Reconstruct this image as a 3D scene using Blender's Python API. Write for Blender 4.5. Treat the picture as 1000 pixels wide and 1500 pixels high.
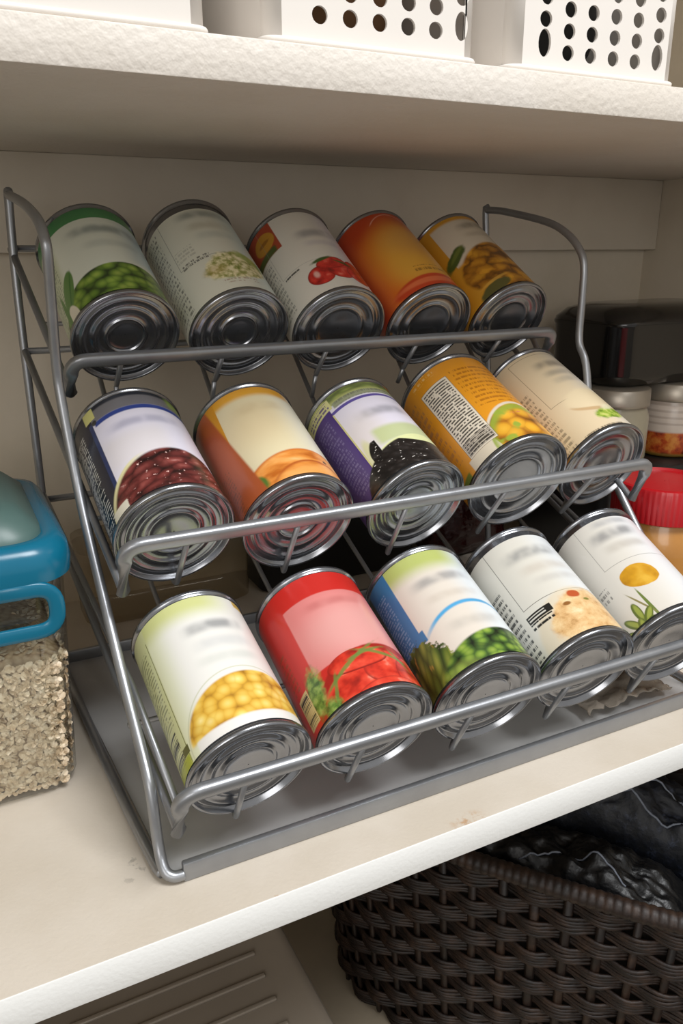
import bpy, bmesh, math, random
from mathutils import Vector, Matrix, noise as mnoise
for o in list(bpy.data.objects): bpy.data.objects.remove(o)
SC = bpy.context.scene; COL = SC.collection
PI = math.pi
random.seed(7)

# ------------------------------------------------------------------ camera
CAM = Vector((-0.07304, -0.35774, 0.33200)); YAW, PITCH, ROLL, FPX = 0.46897, 0.32154, -0.001914, 1177.32
d = Vector((math.sin(YAW)*math.cos(PITCH), math.cos(YAW)*math.cos(PITCH), -math.sin(PITCH)))
r0 = Vector((math.cos(YAW), -math.sin(YAW), 0)); u0 = r0.cross(d)
rr = r0*math.cos(ROLL)+u0*math.sin(ROLL); uu = u0*math.cos(ROLL)-r0*math.sin(ROLL)
cd = bpy.data.cameras.new('camera'); cam = bpy.data.objects.new('camera', cd); COL.objects.link(cam)
cam.matrix_world = Matrix(((rr.x, uu.x, -d.x, CAM.x), (rr.y, uu.y, -d.y, CAM.y), (rr.z, uu.z, -d.z, CAM.z), (0, 0, 0, 1)))
cd.sensor_fit = 'VERTICAL'; cd.sensor_height = 36; cd.lens = FPX*36/1500
cd.shift_x = -2.6/1500; cd.shift_y = 1.3/1500; cd.clip_start = 0.01; cd.clip_end = 50
SC.camera = cam

# ------------------------------------------------------------------ world, lights, exposure
W = bpy.data.worlds.new('world'); SC.world = W; W.use_nodes = True
bg = W.node_tree.nodes['Background']; bg.inputs[0].default_value = (1.0, 0.97, 0.93, 1); bg.inputs[1].default_value = 0.42
def area(name, loc, aim, sx, sy, power, col):
    l = bpy.data.lights.new(name, 'AREA'); l.shape = 'RECTANGLE'; l.size = sx; l.size_y = sy; l.energy = power; l.color = col
    o = bpy.data.objects.new(name, l); COL.objects.link(o); o.location = loc
    o.rotation_euler = (Vector(aim)-Vector(loc)).to_track_quat('-Z', 'Y').to_euler()
    return o
area('ceiling_light', (0.55, -0.80, 1.75), (0.2, 0.05, 0.1), 0.9, 0.7, 31, (0.97, 0.985, 1.0))
area('fill_light', (-1.2, -2.2, 1.0), (0.2, 0.15, 0.15), 1.2, 1.3, 14, (1.0, 0.97, 0.93))  # added weak warm fill from behind left of the camera, not a real window
SC.view_settings.view_transform = 'Standard'; SC.view_settings.look = 'None'
SC.view_settings.gamma = 1; SC.view_settings.use_curve_mapping = False
SC.view_settings.exposure = 0.30

# ------------------------------------------------------------------ colour + shader helpers
def lin(h, a=1.0):
    if isinstance(h, (tuple, list)): return tuple(h)+((a,) if len(h) == 3 else ())
    h = h.lstrip('#'); v = [int(h[i:i+2], 16)/255 for i in (0, 2, 4)]
    return tuple(((c+0.055)/1.055)**2.4 if c > 0.04045 else c/12.92 for c in v)+(a,)

class G:
    """small expression layer over a shader node tree"""
    def __init__(s, name):
        s.m = bpy.data.materials.new(name); s.m.use_nodes = True; s.t = s.m.node_tree
        s.b = s.t.nodes['Principled BSDF']
    def node(s, k, **kw):
        n = s.t.nodes.new(k)
        for a, v in kw.items(): setattr(n, a, v)
        return n
    def put(s, sock, v):
        if isinstance(v, bpy.types.NodeSocket): s.t.links.new(v, sock)
        elif v is not None: sock.default_value = v
    def M(s, op, a, b=None, c=None, clamp=False):
        n = s.node('ShaderNodeMath', operation=op, use_clamp=clamp)
        for i, v in enumerate((a, b, c)):
            if v is not None: s.put(n.inputs[i], v)
        return n.outputs[0]
    def add(s, a, b): return s.M('ADD', a, b)
    def sub(s, a, b): return s.M('SUBTRACT', a, b)
    def mul(s, a, b): return s.M('MULTIPLY', a, b)
    def mx(s, a, b): return s.M('MAXIMUM', a, b)
    def mn(s, a, b): return s.M('MINIMUM', a, b)
    def step(s, x, lo, hi):                # smooth 0..1 between lo and hi
        n = s.node('ShaderNodeMapRange', interpolation_type='SMOOTHSTEP'); n.clamp = True
        s.put(n.inputs[0], x); n.inputs[1].default_value = min(lo, hi); n.inputs[2].default_value = max(lo, hi)
        n.inputs[3].default_value = 0 if lo < hi else 1; n.inputs[4].default_value = 1 if lo < hi else 0
        return n.outputs[0]
    def vec(s, x, y, z=0.0):
        n = s.node('ShaderNodeCombineXYZ')
        for i, v in enumerate((x, y, z)): s.put(n.inputs[i], v)
        return n.outputs[0]
    def sep(s, v):
        n = s.node('ShaderNodeSeparateXYZ'); s.put(n.inputs[0], v); return n.outputs
    def obj(s): return s.node('ShaderNodeTexCoord').outputs['Object']
    def noise(s, v, scale=5, detail=2, rough=0.5, dist=0.0):
        n = s.node('ShaderNodeTexNoise'); s.put(n.inputs['Vector'], v)
        n.inputs['Scale'].default_value = scale; n.inputs['Detail'].default_value = detail
        n.inputs['Roughness'].default_value = rough; n.inputs['Distortion'].default_value = dist
        return n.outputs['Fac']
    def voro(s, v, scale=1, rand=1.0, feature='F1'):
        n = s.node('ShaderNodeTexVoronoi', feature=feature); s.put(n.inputs['Vector'], v)
        n.inputs['Scale'].default_value = scale; n.inputs['Randomness'].default_value = rand
        return n.outputs
    def ramp(s, f, stops):
        n = s.node('ShaderNodeValToRGB'); s.put(n.inputs[0], f); e = n.color_ramp.elements
        while len(e) < len(stops): e.new(0.5)
        for el, (p, c) in zip(e, stops): el.position = p; el.color = lin(c)
        return n.outputs[0]
    def mix(s, a, b, f):
        n = s.node('ShaderNodeMix', data_type='RGBA')
        s.put(n.inputs[0], f)
        s.put(n.inputs[6], a if isinstance(a, bpy.types.NodeSocket) else lin(a))
        s.put(n.inputs[7], b if isinstance(b, bpy.types.NodeSocket) else lin(b))
        return n.outputs[2]
    def bump(s, h, strength=0.3, dist=0.001):
        n = s.node('ShaderNodeBump'); n.inputs['Strength'].default_value = strength; n.inputs['Distance'].default_value = dist
        s.put(n.inputs['Height'], h); s.t.links.new(n.outputs[0], s.b.inputs['Normal'])
    def fin(s, col=None, rough=0.5, metal=0.0, **kw):
        if col is not None: s.put(s.b.inputs['Base Color'], col if isinstance(col, bpy.types.NodeSocket) else lin(col))
        s.put(s.b.inputs['Roughness'], rough); s.b.inputs['Metallic'].default_value = metal
        for k, v in kw.items(): s.put(s.b.inputs[k.replace('_', ' ')], v)
        return s.m

def varied(name, c1, c2, rough=0.5, metal=0.0, scale=40, bs=0.0, bscale=300, bd=0.0005, **kw):
    g = G(name); o = g.obj(); n = g.noise(o, scale, 4)
    if bs: g.bump(g.noise(o, bscale, 3), bs, bd)
    return g.fin(g.mix(c1, c2, n), rough, metal, **kw)

# ------------------------------------------------------------------ mesh helpers
def link(name, me, mat=None, parent=None, smooth=True):
    o = bpy.data.objects.new(name, me); COL.objects.link(o)
    if mat: me.materials.append(mat)
    if smooth and len(me.polygons): me.polygons.foreach_set('use_smooth', [True]*len(me.polygons))
    if parent: o.parent = parent
    return o
def mesh(verts, faces):
    me = bpy.data.meshes.new('m'); me.from_pydata([tuple(v) for v in verts], [], faces); me.update(); return me
def from_bm(bm):
    me = bpy.data.meshes.new('m'); bm.to_mesh(me); bm.free(); return me
def auto(o, ang=35):
    me = o.data
    bm = bmesh.new(); bm.from_mesh(me)
    for e in bm.edges:
        if len(e.link_faces) == 2: e.smooth = e.calc_face_angle(0) < math.radians(ang)
    bm.to_mesh(me); bm.free(); return o
def thing(name, label, cat, loc=(0, 0, 0), group=None):
    o = bpy.data.objects.new(name, None); COL.objects.link(o); o.location = loc; o.empty_display_size = 0.02
    return tag(o, label, cat, group)
def tag(o, label, cat=None, group=None, kind=None):
    o['label'] = label
    if cat: o['category'] = cat
    if group: o['group'] = group
    if kind: o['kind'] = kind
    return o
def struct(o, label=None):
    o['kind'] = 'structure'
    if label: o['label'] = label
    return o

def catmull(pts, n=6, closed=False):
    P = [Vector(p) for p in pts]; out = []; N = len(P)
    for i in range(N if closed else N-1):
        g = (lambda k: P[k % N]) if closed else (lambda k: P[max(0, min(N-1, k))])
        a, b, c, e = g(i-1), g(i), g(i+1), g(i+2)
        for j in range(n):
            t = j/n
            out.append(0.5*((2*b)+(c-a)*t+(2*a-5*b+4*c-e)*t*t+(3*b-a-3*c+e)*t**3))
    if not closed: out.append(P[-1])
    return out
def fillet(pts, rad, n=5):
    P = [Vector(p) for p in pts]; out = [P[0]]
    for i in range(1, len(P)-1):
        a, b, c = P[i-1], P[i], P[i+1]
        r = min(rad, (a-b).length*0.48, (c-b).length*0.48)
        p = b+(a-b).normalized()*r; q = b+(c-b).normalized()*r
        for j in range(n+1):
            t = j/n; out.append(p*(1-t)**2+b*2*t*(1-t)+q*t*t)
    return out+[P[-1]]
def sweep(paths, ru, rv=None, n=8, up=None, closed=False, sq=2.0, radf=None):
    """tubes along paths (a list of point lists) as one mesh; section is a superellipse ru x rv"""
    rv = rv or ru; V = []; F = []
    for path in paths:
        P = [Vector(p) for p in path]; N = len(P); base = len(V); nrm = None
        for i in range(N):
            t = (P[(i+1) % N]-P[i-1]) if closed else (P[min(i+1, N-1)]-P[max(i-1, 0)])
            t.normalize()
            if up is not None:
                nrm = Vector(up)-t*t.dot(Vector(up))
                if nrm.length < 1e-4: nrm = t.orthogonal()
            elif nrm is None: nrm = t.orthogonal()
            else: nrm = nrm-t*t.dot(nrm)
            nrm.normalize(); bi = t.cross(nrm)
            k = radf(i/N) if radf else 1.0
            for j in range(n):
                a = 2*PI*(j+0.5)/n; c, s = math.cos(a), math.sin(a)
                cu = math.copysign(abs(c)**(2/sq), c); su = math.copysign(abs(s)**(2/sq), s)
                V.append(P[i]+nrm*(cu*ru*k)+bi*(su*rv*k))
        for i in range(N if closed else N-1):
            for j in range(n):
                a = base+i*n+j; b = base+i*n+(j+1) % n
                i2 = (i+1) % N; c = base+i2*n+(j+1) % n; e = base+i2*n+j
                F.append((a, b, c, e))
        if not closed:
            F.append(tuple(base+j for j in reversed(range(n)))); F.append(tuple(base+(N-1)*n+j for j in range(n)))
    return mesh(V, F)
def lathe(prof, n=64, caps=False):
    """profile of (r, z) about z"""
    V = []; F = []
    for r, z in prof:
        for j in range(n):
            a = 2*PI*j/n; V.append((r*math.cos(a), r*math.sin(a), z))
    for i in range(len(prof)-1):
        for j in range(n):
            k = (j+1) % n; F.append((i*n+j, i*n+k, (i+1)*n+k, (i+1)*n+j))
    if caps:
        F.append(tuple(reversed(range(n)))); F.append(tuple((len(prof)-1)*n+j for j in range(n)))
    me = mesh(V, F)
    return me
def box(x0, x1, y0, y1, z0, z1, bev=0.0, seg=3):
    bm = bmesh.new(); bmesh.ops.create_cube(bm, size=1)
    for v in bm.verts: v.co = Vector(((x0+x1)/2+v.co.x*(x1-x0), (y0+y1)/2+v.co.y*(y1-y0), (z0+z1)/2+v.co.z*(z1-z0)))
    if bev: bmesh.ops.bevel(bm, geom=bm.edges[:], offset=bev, segments=seg, profile=0.5, affect='EDGES')
    return from_bm(bm)
def rrect(hx, hy, rad, n=6):
    pts = []
    for cx, cy, a0 in ((hx-rad, hy-rad, 0), (-hx+rad, hy-rad, 90), (-hx+rad, -hy+rad, 180), (hx-rad, -hy+rad, 270)):
        for j in range(n+1):
            a = math.radians(a0+90*j/n); pts.append((cx+rad*math.cos(a), cy+rad*math.sin(a)))
    return pts
def loft(rings, cap0=True, cap1=True):
    """rings: lists of equal-length 3d points"""
    V = [p for r in rings for p in r]; n = len(rings[0]); F = []
    for i in range(len(rings)-1):
        for j in range(n):
            k = (j+1) % n; F.append((i*n+j, i*n+k, (i+1)*n+k, (i+1)*n+j))
    if cap0: F.append(tuple(reversed(range(n))))
    if cap1: F.append(tuple((len(rings)-1)*n+j for j in range(n)))
    return mesh(V, F)
def rbox(cx, cy, levels, rad=0.02, n=6):
    """rounded-rectangle loft: levels = (z, hx, hy[, rad])"""
    return [[(cx+x, cy+y, l[0]) for x, y in rrect(l[1], l[2], min(l[3] if len(l) > 3 else rad, l[1]*0.99, l[2]*0.99), n)] for l in levels]

# ------------------------------------------------------------------ shared materials
def paint(name, c1, c2, bstr=0.35, sc=420, edge=False):
    g = G(name); o = g.obj(); x, y, z = g.sep(o)
    n1 = g.noise(o, 9, 4, 0.6); n2 = g.noise(o, sc, 2, 0.5)
    col = g.mix(c1, c2, g.step(n1, 0.35, 0.7))
    if edge:      # worn paint with glue-brown showing along the front arris
        n3 = g.noise(o, 55, 5, 0.7)
        near = g.mul(g.step(y, -0.029, -0.0335), g.step(z, -0.004, -0.001))
        spot = g.mul(g.step(g.M('ABSOLUTE', g.sub(x, 0.178)), 0.016, 0.004), g.step(y, -0.022, -0.031))
        col = g.mix(col, 'a8763c', g.mul(g.M('ADD', g.mul(near, g.step(n3, 0.6, 0.72)), g.mul(spot, g.step(n3, 0.5, 0.62)), clamp=True), g.mul(g.step(z, -0.004, -0.001), 0.75)))
        col = g.mix(col, 'efefec', g.step(y, -0.0335, -0.0341))
        n4 = g.noise(o, 130, 3, 0.6)
        scuff = g.mul(g.mul(g.step(g.M('ABSOLUTE', g.add(x, 0.012)), 0.014, 0.004), g.step(g.M('ABSOLUTE', g.sub(y, 0.022)), 0.016, 0.004)), g.step(n4, 0.56, 0.64))
        col = g.mix(col, '9c958a', g.mul(scuff, 0.8))
    g.bump(n2, bstr, 0.0006)
    return g.fin(col, 0.55)
M_SHELF = paint('painted_shelf', 'c9bfb1', 'c1b6a6', 0.30, 380, True)
M_EDGE = paint('painted_shelf_upper', 'd8d1c8', 'd2cabf', 1.0, 260)
M_WALL = paint('painted_wall', 'd2c7b5', 'cabfac', 0.12, 160)
M_TRIM = paint('painted_trim', 'd2c8b8', 'cabfae', 0.15, 200)
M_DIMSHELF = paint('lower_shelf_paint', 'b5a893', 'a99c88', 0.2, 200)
M_FLOOR = varied('room_floor', '7a736a', '6c655d', 0.5, scale=6)

# ------------------------------------------------------------------ setting
YF, TH, UY, UZ0, UZ1, WY = -0.0343, 0.0215, 0.0377, 0.4041, 0.4232, 0.4072
XL, XR = -0.62, 0.732
struct(auto(link('shelf_middle', box(XL, XR, YF, WY, -TH, 0, 0.0008, 2), M_SHELF)), 'cream painted pantry shelf under the wire can rack')
struct(auto(link('shelf_upper', box(XL, XR, UY, WY, UZ0, UZ1, 0.0008, 2), M_EDGE)), 'thick cream painted upper shelf carrying white bins')
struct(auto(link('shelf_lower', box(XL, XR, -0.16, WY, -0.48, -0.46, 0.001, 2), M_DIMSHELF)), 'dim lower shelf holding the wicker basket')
struct(link('wall_back', box(XL-0.02, XR+0.02, WY, WY+0.03, -0.50, 1.0), M_WALL, smooth=False))
struct(link('wall_right', box(XR, XR+0.03, -0.2, WY, -0.50, 1.0), M_WALL, smooth=False))
struct(link('wall_left', box(XL-0.03, XL, -0.2, WY, -0.50, 1.0), M_WALL, smooth=False))
struct(link('ceiling', box(XL-0.02, XR+0.02, -0.05, WY, 0.78, 0.80), M_WALL, smooth=False))
struct(auto(link('trim_1', box(XL, XR-0.0005, WY-0.019, WY, 0.3262, UZ0, 0.001, 2), M_TRIM)), 'painted cleat board under the upper shelf')
struct(link('floor', box(-3, 3, -4, -0.17, -1.02, -1.0), M_FLOOR, smooth=False))

# ------------------------------------------------------------------ can rack
g = G('silver_wire'); o_ = g.obj(); nn = g.noise(o_, 60, 4)
g.bump(g.noise(o_, 900, 2), 0.12, 0.0003)
M_WIRE = g.fin(g.mix('909296', 'a5a7aa', nn), g.M('ADD', g.mul(nn, 0.15), 0.30), 0.75)
rack = thing('can_rack', 'silver metal wire three-tier rack holding rows of tilted cans', 'can rack', (0.2, 0.14, 0))
rack.matrix_world = Matrix.Translation((0.2, 0.14, 0)); RINV = Vector((-0.2, -0.14, 0))
def rpart(name, me, mat=M_WIRE, parent=None):
    o = link(name, me, mat, parent or rack)
    if parent is None or parent is rack:
        for v in me.vertices: v.co += RINV
    else:
        for v in me.vertices: v.co += RINV
    return o
WR = 0.0032
left = [(0.010, -0.0005, 0.0045), (0.004, 0.0005, 0.0045), (0.0, 0.004, 0.008), (-0.0003, 0.0125, 0.0187), (-0.0003, 0.0185, 0.045), (-0.0003, 0.028, 0.0585), (-0.0003, 0.0628, 0.0852),
        (-0.001, 0.1017, 0.1247), (-0.002, 0.1500, 0.1799), (-0.004, 0.1700, 0.2379), (-0.0045, 0.1715, 0.2613), (-0.0045, 0.1620, 0.3032),
        (-0.0045, 0.1560, 0.3264), (-0.0048, 0.1575, 0.3357), (-0.005, 0.1726, 0.3454), (-0.0055, 0.2000, 0.3527), (-0.006, 0.2431, 0.3597), (-0.007, 0.3005, 0.3664)]
lback = [(-0.007, 0.3005, 0.3664), (-0.0072, 0.3035, 0.3640), (-0.0095, 0.300, 0.2936), (-0.0105, 0.294, 0.141), (-0.0140, 0.290, 0.012), (-0.0135, 0.284, 0.005), (-0.007, 0.095, 0.004), (-0.0028, 0.020, 0.004), (-0.0008, 0.006, 0.0045)]
rpart('side_frame', sweep([catmull(left, 5), catmull(lback, 4)], WR, n=10))
right = [(0.413, -0.0005, 0.0045), (0.419, 0.0005, 0.0045), (0.424, 0.004, 0.008), (0.424, 0.0125, 0.0187), (0.424, 0.0185, 0.045), (0.424, 0.028, 0.0585), (0.424, 0.0628, 0.0852),
         (0.424, 0.1017, 0.1247), (0.424, 0.1480, 0.1799), (0.424, 0.1645, 0.2344), (0.424, 0.1752, 0.2534), (0.424, 0.1763, 0.2873),
         (0.424, 0.1776, 0.315), (0.424, 0.185, 0.3285), (0.424, 0.2016, 0.3411), (0.424, 0.229, 0.3511), (0.424, 0.288, 0.3614), (0.424, 0.315, 0.3637)]
rback = [(0.424, 0.315, 0.3637), (0.424, 0.318, 0.3610), (0.426, 0.312, 0.29), (0.428, 0.300, 0.141), (0.430, 0.290, 0.012), (0.4295, 0.284, 0.005), (0.427, 0.095, 0.004), (0.425, 0.020, 0.004), (0.4245, 0.006, 0.0045)]
rpart('side_frame', sweep([catmull(right, 5), catmull(rback, 4)], WR, n=10))
auto(rpart('base_bar', box(0.009, 0.415, -0.0022, 0.0022, 0.0002, 0.0122, 0.0011, 2)))
auto(rpart('base_bar', box(-0.013, 0.4285, 0.2785, 0.2825, 0.0002, 0.0110, 0.0011, 2)))

g = G('grey_sheet_metal'); o_ = g.obj()
M_SHEET = g.fin(g.mix('adacab', 'b5b4b2', g.noise(o_, 25, 3)), 0.5, 0.0)
rpart('base_panel', loft([[(0.003, 0.001, 0.0004), (0.421, 0.001, 0.0004), (0.4265, 0.279, 0.0004), (-0.011, 0.279, 0.0004)], [(0.003, 0.001, 0.0014), (0.421, 0.001, 0.0014), (0.4265, 0.279, 0.0014), (-0.011, 0.279, 0.0014)]]), M_SHEET).data.polygons.foreach_set('use_smooth', [False]*6)

CANS = {
'A1': ((0.0458, 0.1977, 0.2727), (0.0352, -0.8557, -0.5162), 0.0369, 0.1103), 'A2': ((0.1256, 0.1959, 0.2716), (0.0314, -0.8559, -0.5162), 0.0375, 0.1205),
'A3': ((0.2038, 0.1939, 0.2704), (-0.0011, -0.8565, -0.5162), 0.0376, 0.1126), 'A4': ((0.2835, 0.1938, 0.2704), (0.0246, -0.8561, -0.5162), 0.0377, 0.1118),
'A5': ((0.3619, 0.194, 0.2705), (0.0388, -0.8556, -0.5162), 0.0374, 0.1096), 'B1': ((0.0421, 0.0905, 0.1671), (0.0272, -0.9187, -0.3939), 0.0376, 0.1081),
'B2': ((0.1199, 0.0842, 0.1644), (-0.0093, -0.9191, -0.3939), 0.0380, 0.1089), 'B3': ((0.2063, 0.0824, 0.1636), (0.0217, -0.9189, -0.3939), 0.0375, 0.1066),
'B4': ((0.2983, 0.0895, 0.1666), (-0.0351, -0.9185, -0.3939), 0.0413, 0.1162), 'B5': ((0.3820, 0.0916, 0.1676), (-0.0056, -0.9191, -0.3939), 0.0388, 0.1174),
'C1': ((0.0491, -0.0061, 0.062), (0.0233, -0.9413, -0.3367), 0.0364, 0.1097), 'C2': ((0.127, -0.0052, 0.0623), (-0.022, -0.9413, -0.3367), 0.0375, 0.1076),
'C3': ((0.207, -0.0061, 0.062), (-0.0594, -0.9397, -0.3367), 0.0382, 0.1089), 'C4': ((0.2868, -0.006, 0.0621), (-0.083, -0.9379, -0.3367), 0.0374, 0.1103),
'C5': ((0.3675, -0.0061, 0.062), (-0.140, -0.9311, -0.3367), 0.0385, 0.1118)}
TRAYS = {  # bar (y,z), fence length, tilt deg, rear joint (y,z), upright x
'A': ((0.1914, 0.2608), 0.027, 31.08, (0.3065, 0.330), (0.0397, 0.1107, 0.1925, 0.2717, 0.3539)),
'B': ((0.0714, 0.1720), 0.035, 23.20, (0.2955, 0.2566), (0.0438, 0.1140, 0.1919, 0.2744, 0.3564)),
'C': ((-0.0159, 0.0665), 0.030, 19.68, (0.2905, 0.141), (0.0425, 0.1139, 0.1889, 0.2655, 0.3436))}
for row, ((by, bz), fl, th, (ry, rz), ux) in TRAYS.items():
    t = math.radians(th); e2 = Vector((0, -math.sin(t), math.cos(t))); ax = Vector((0, -math.cos(t), -math.sin(t)))
    x0, x1 = 0.0072, 0.4100
    lo = Vector((0, by, bz))-e2*fl
    bar = fillet([(x0, lo.y, lo.z), (x0, by, bz), (x1, by, bz), (x1, lo.y, lo.z)], 0.011, 6)
    f = rpart('tray_frame', sweep([bar], 0.0046, 0.0034, n=12, up=e2, sq=3.2))
    for (xs, xe) in ((x0, -0.0095), (x1, 0.4265)):
        rail = fillet([(xs, lo.y, lo.z), (xs, lo.y+0.002, lo.z+0.0005), (xe, ry, rz)], 0.004, 3)
        rpart('side_rail', sweep([rail], 0.0026, n=8), parent=f)
        if row == 'C':      # second rail beside the cans, above the first
            up = Vector((0.004 if xs < 0.1 else -0.004, -0.004, 0.011))
            rpart('side_rail', sweep([[Vector((xs, lo.y+0.012, lo.z+0.004))+up*0.6, Vector((xs*0.7+xe*0.3, lo.y*0.7+ry*0.3, lo.z*0.7+rz*0.3))+up, Vector((xe, ry, rz+0.004))]], 0.0022, n=8), parent=f)
    rpart('rear_bar', sweep([[(-0.0095, ry+0.001, rz), (0.4265, ry+0.001, rz)]], 0.0026, n=8), parent=f)
    for i, x in enumerate(ux):
        (cx, cy, cz), a, R, L = CANS[row+str(i+1)]
        foot = Vector((x, cy, cz))-e2*(R+0.0027)              # wire line just under this can
        front = foot+ax*0.0012
        top = Vector((x, by, bz-0.001))
        av = Vector(a).normalized(); under = Vector((cx, cy, cz))-e2*(R+0.0027)
        mid = under-av*0.018; back = under-av*min(L, 0.112)
        if row == 'A' and i < 4: rpart('stay_wire', sweep([[front, front+Vector((0, 0.004+0.004*(i > 0), -0.012-0.006*(i in (1, 2))))]], 0.0018, n=8), parent=f)
        if row == 'A': pts = [top, front, mid, back, back+Vector((0, 0.006, 0.006))]
        else: pts = [top, front, mid, back, (back.x, ry, rz)]
        rpart('support_wire', sweep([fillet(pts, 0.004, 4)], 0.0019, n=8), parent=f)
    for k in (0.085,):     # cross wires under the support wires
        c = Vector((0, CANS[row+'2'][0][1], CANS[row+'2'][0][2]))-e2*0.0459-ax*k
        w = 0.0045 if row != 'C' else 0.003
        rpart('cross_wire', sweep([[(w, c.y, c.z), (0.4175-w, c.y, c.z)]], 0.0018, n=8), parent=f)

# ------------------------------------------------------------------ cans
g = G('tin'); o_ = g.obj(); nn = g.noise(o_, 90, 4, 0.6)
g.bump(g.noise(o_, 500, 2), 0.05, 0.0002)
M_TIN = g.fin(g.mix('888a8f', 'a0a2a6', nn), g.M('ADD', g.mul(nn, 0.10), 0.16), 0.93)

class L(G):
    """label art: X = mm round the can (0 on top, + to the right), Y = mm from the front end"""
    def __init__(s, name, R, Ln, base):
        super().__init__(name)
        uv = s.node('ShaderNodeUVMap'); uv.uv_map = 'UVMap'
        x, y, _ = s.sep(uv.outputs[0]); s.X = s.mul(x, 65.0); s.Y = s.mul(y, 110.0)   # uv stored as (deg/100, frac)
        s.P = s.vec(s.X, s.Y, 0.0); s.c = s.mix(base, base, 0.0); s.seed = random.random()*50
    def sh(s): s.seed += 13.7; return s.seed
    def rect(s, x0, x1, y0, y1, e=0.35):
        return s.mul(s.mul(s.step(s.X, x0-e, x0+e), s.step(s.X, x1+e, x1-e)), s.mul(s.step(s.Y, y0-e, y0+e), s.step(s.Y, y1+e, y1-e)))
    def ell(s, cx, cy, rx, ry, e=0.06, rot=0.0, wob=0.0, ws=0.12):
        X = s.sub(s.X, cx); Y = s.sub(s.Y, cy)
        if rot:
            c, q = math.cos(math.radians(rot)), math.sin(math.radians(rot))
            X, Y = s.add(s.mul(X, c), s.mul(Y, q)), s.sub(s.mul(Y, c), s.mul(X, q))
        dd = s.M('SQRT', s.add(s.M('POWER', s.mul(X, 1/rx), 2.0), s.M('POWER', s.mul(Y, 1/ry), 2.0)))
        if wob: dd = s.add(dd, s.mul(s.sub(s.noise(s.off(s.sh()), ws, 3), 0.5), wob))
        return s.step(dd, 1+e, 1-e)
    def off(s, k, sx=1.0, sy=1.0): return s.vec(s.add(s.mul(s.X, sx), k), s.mul(s.Y, sy), k)
    def half(s, ax, ay, c, e=0.3):            # ax*X+ay*Y > c
        return s.step(s.add(s.mul(s.X, ax), s.mul(s.Y, ay)), c-e, c+e)
    def lay(s, col, mask): s.c = s.mix(s.c, col, mask); return s
    def blur(s, cx, cy, w, h, col='6d6f73', k=0.6, slope=0.0):     # smudged, unreadable print
        X = s.sub(s.X, cx); Y = s.sub(s.sub(s.Y, cy), s.mul(X, slope))
        m = s.mul(s.step(s.M('ABSOLUTE', X), w, w*0.45), s.step(s.M('ABSOLUTE', Y), h*1.35, h*0.15))
        n = s.step(s.noise(s.off(s.sh(), 1.0, 0.7), 0.09, 1), 0.05, 0.6)
        return s.lay(col, s.mul(s.mul(m, n), k*0.85))
    def lines(s, x0, x1, y0, y1, pitch, col, k=0.8, thr=0.47, duty=0.55, sx=1.3):
        fr = s.M('FRACT', s.mul(s.Y, 1/pitch)); fl = s.M('FLOOR', s.mul(s.Y, 1/pitch))
        n = s.noise(s.vec(s.mul(s.X, sx), s.mul(fl, 7.3), s.sh()), 0.8, 1)
        m = s.mul(s.rect(x0, x1, y0, y1), s.mul(s.step(fr, duty+0.12, duty-0.12), s.step(n, thr-0.03, thr+0.05)))
        return s.lay(col, s.mul(m, k))
    def bars(s, x0, x1, y0, y1, col='1c1c1a', sc=1.6):
        n = s.noise(s.vec(s.mul(s.Y, sc), s.sh(), 0.0), 1.0, 1)
        return s.lay(col, s.mul(s.rect(x0, x1, y0, y1), s.step(n, 0.49, 0.53)))
    def frame(s, x0, x1, y0, y1, col, w=0.25, k=0.7):
        m = s.sub(s.rect(x0-w, x1+w, y0-w, y1+w, 0.12), s.rect(x0+w, x1-w, y0+w, y1-w, 0.12))
        return s.lay(col, s.mul(s.M('MAXIMUM', m, 0.0), k))
    def pat(s, size, stops, sx=1.0, sy=1.0, rand=0.9, vary=0.45, dark='101010', warp=0.0, rot=0.0):
        X, Y = s.X, s.Y
        if rot:
            c, q = math.cos(math.radians(rot)), math.sin(math.radians(rot))
            X, Y = s.add(s.mul(s.X, c), s.mul(s.Y, q)), s.sub(s.mul(s.Y, c), s.mul(s.X, q))
        k = s.sh(); v = s.vec(s.add(s.mul(X, sx/size), k), s.mul(Y, sy/size), k)
        if warp:
            n = s.noise(s.off(s.sh()), 0.1, 2)
            v = s.vec(s.add(s.add(s.mul(X, sx/size), k), s.mul(n, warp)), s.add(s.mul(Y, sy/size), s.mul(n, -warp)), k)
        o = s.voro(v, 1.0, rand)
        col = s.ramp(o['Distance'], stops)
        rnd = s.sep(o['Color'])[0]
        return s.mix(col, dark, s.mul(rnd, vary))
    def done(s, rough=0.32):
        return s.fin(s.c, rough, 0.0, Coat_Weight=0.25, Coat_Roughness=0.2)

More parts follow.
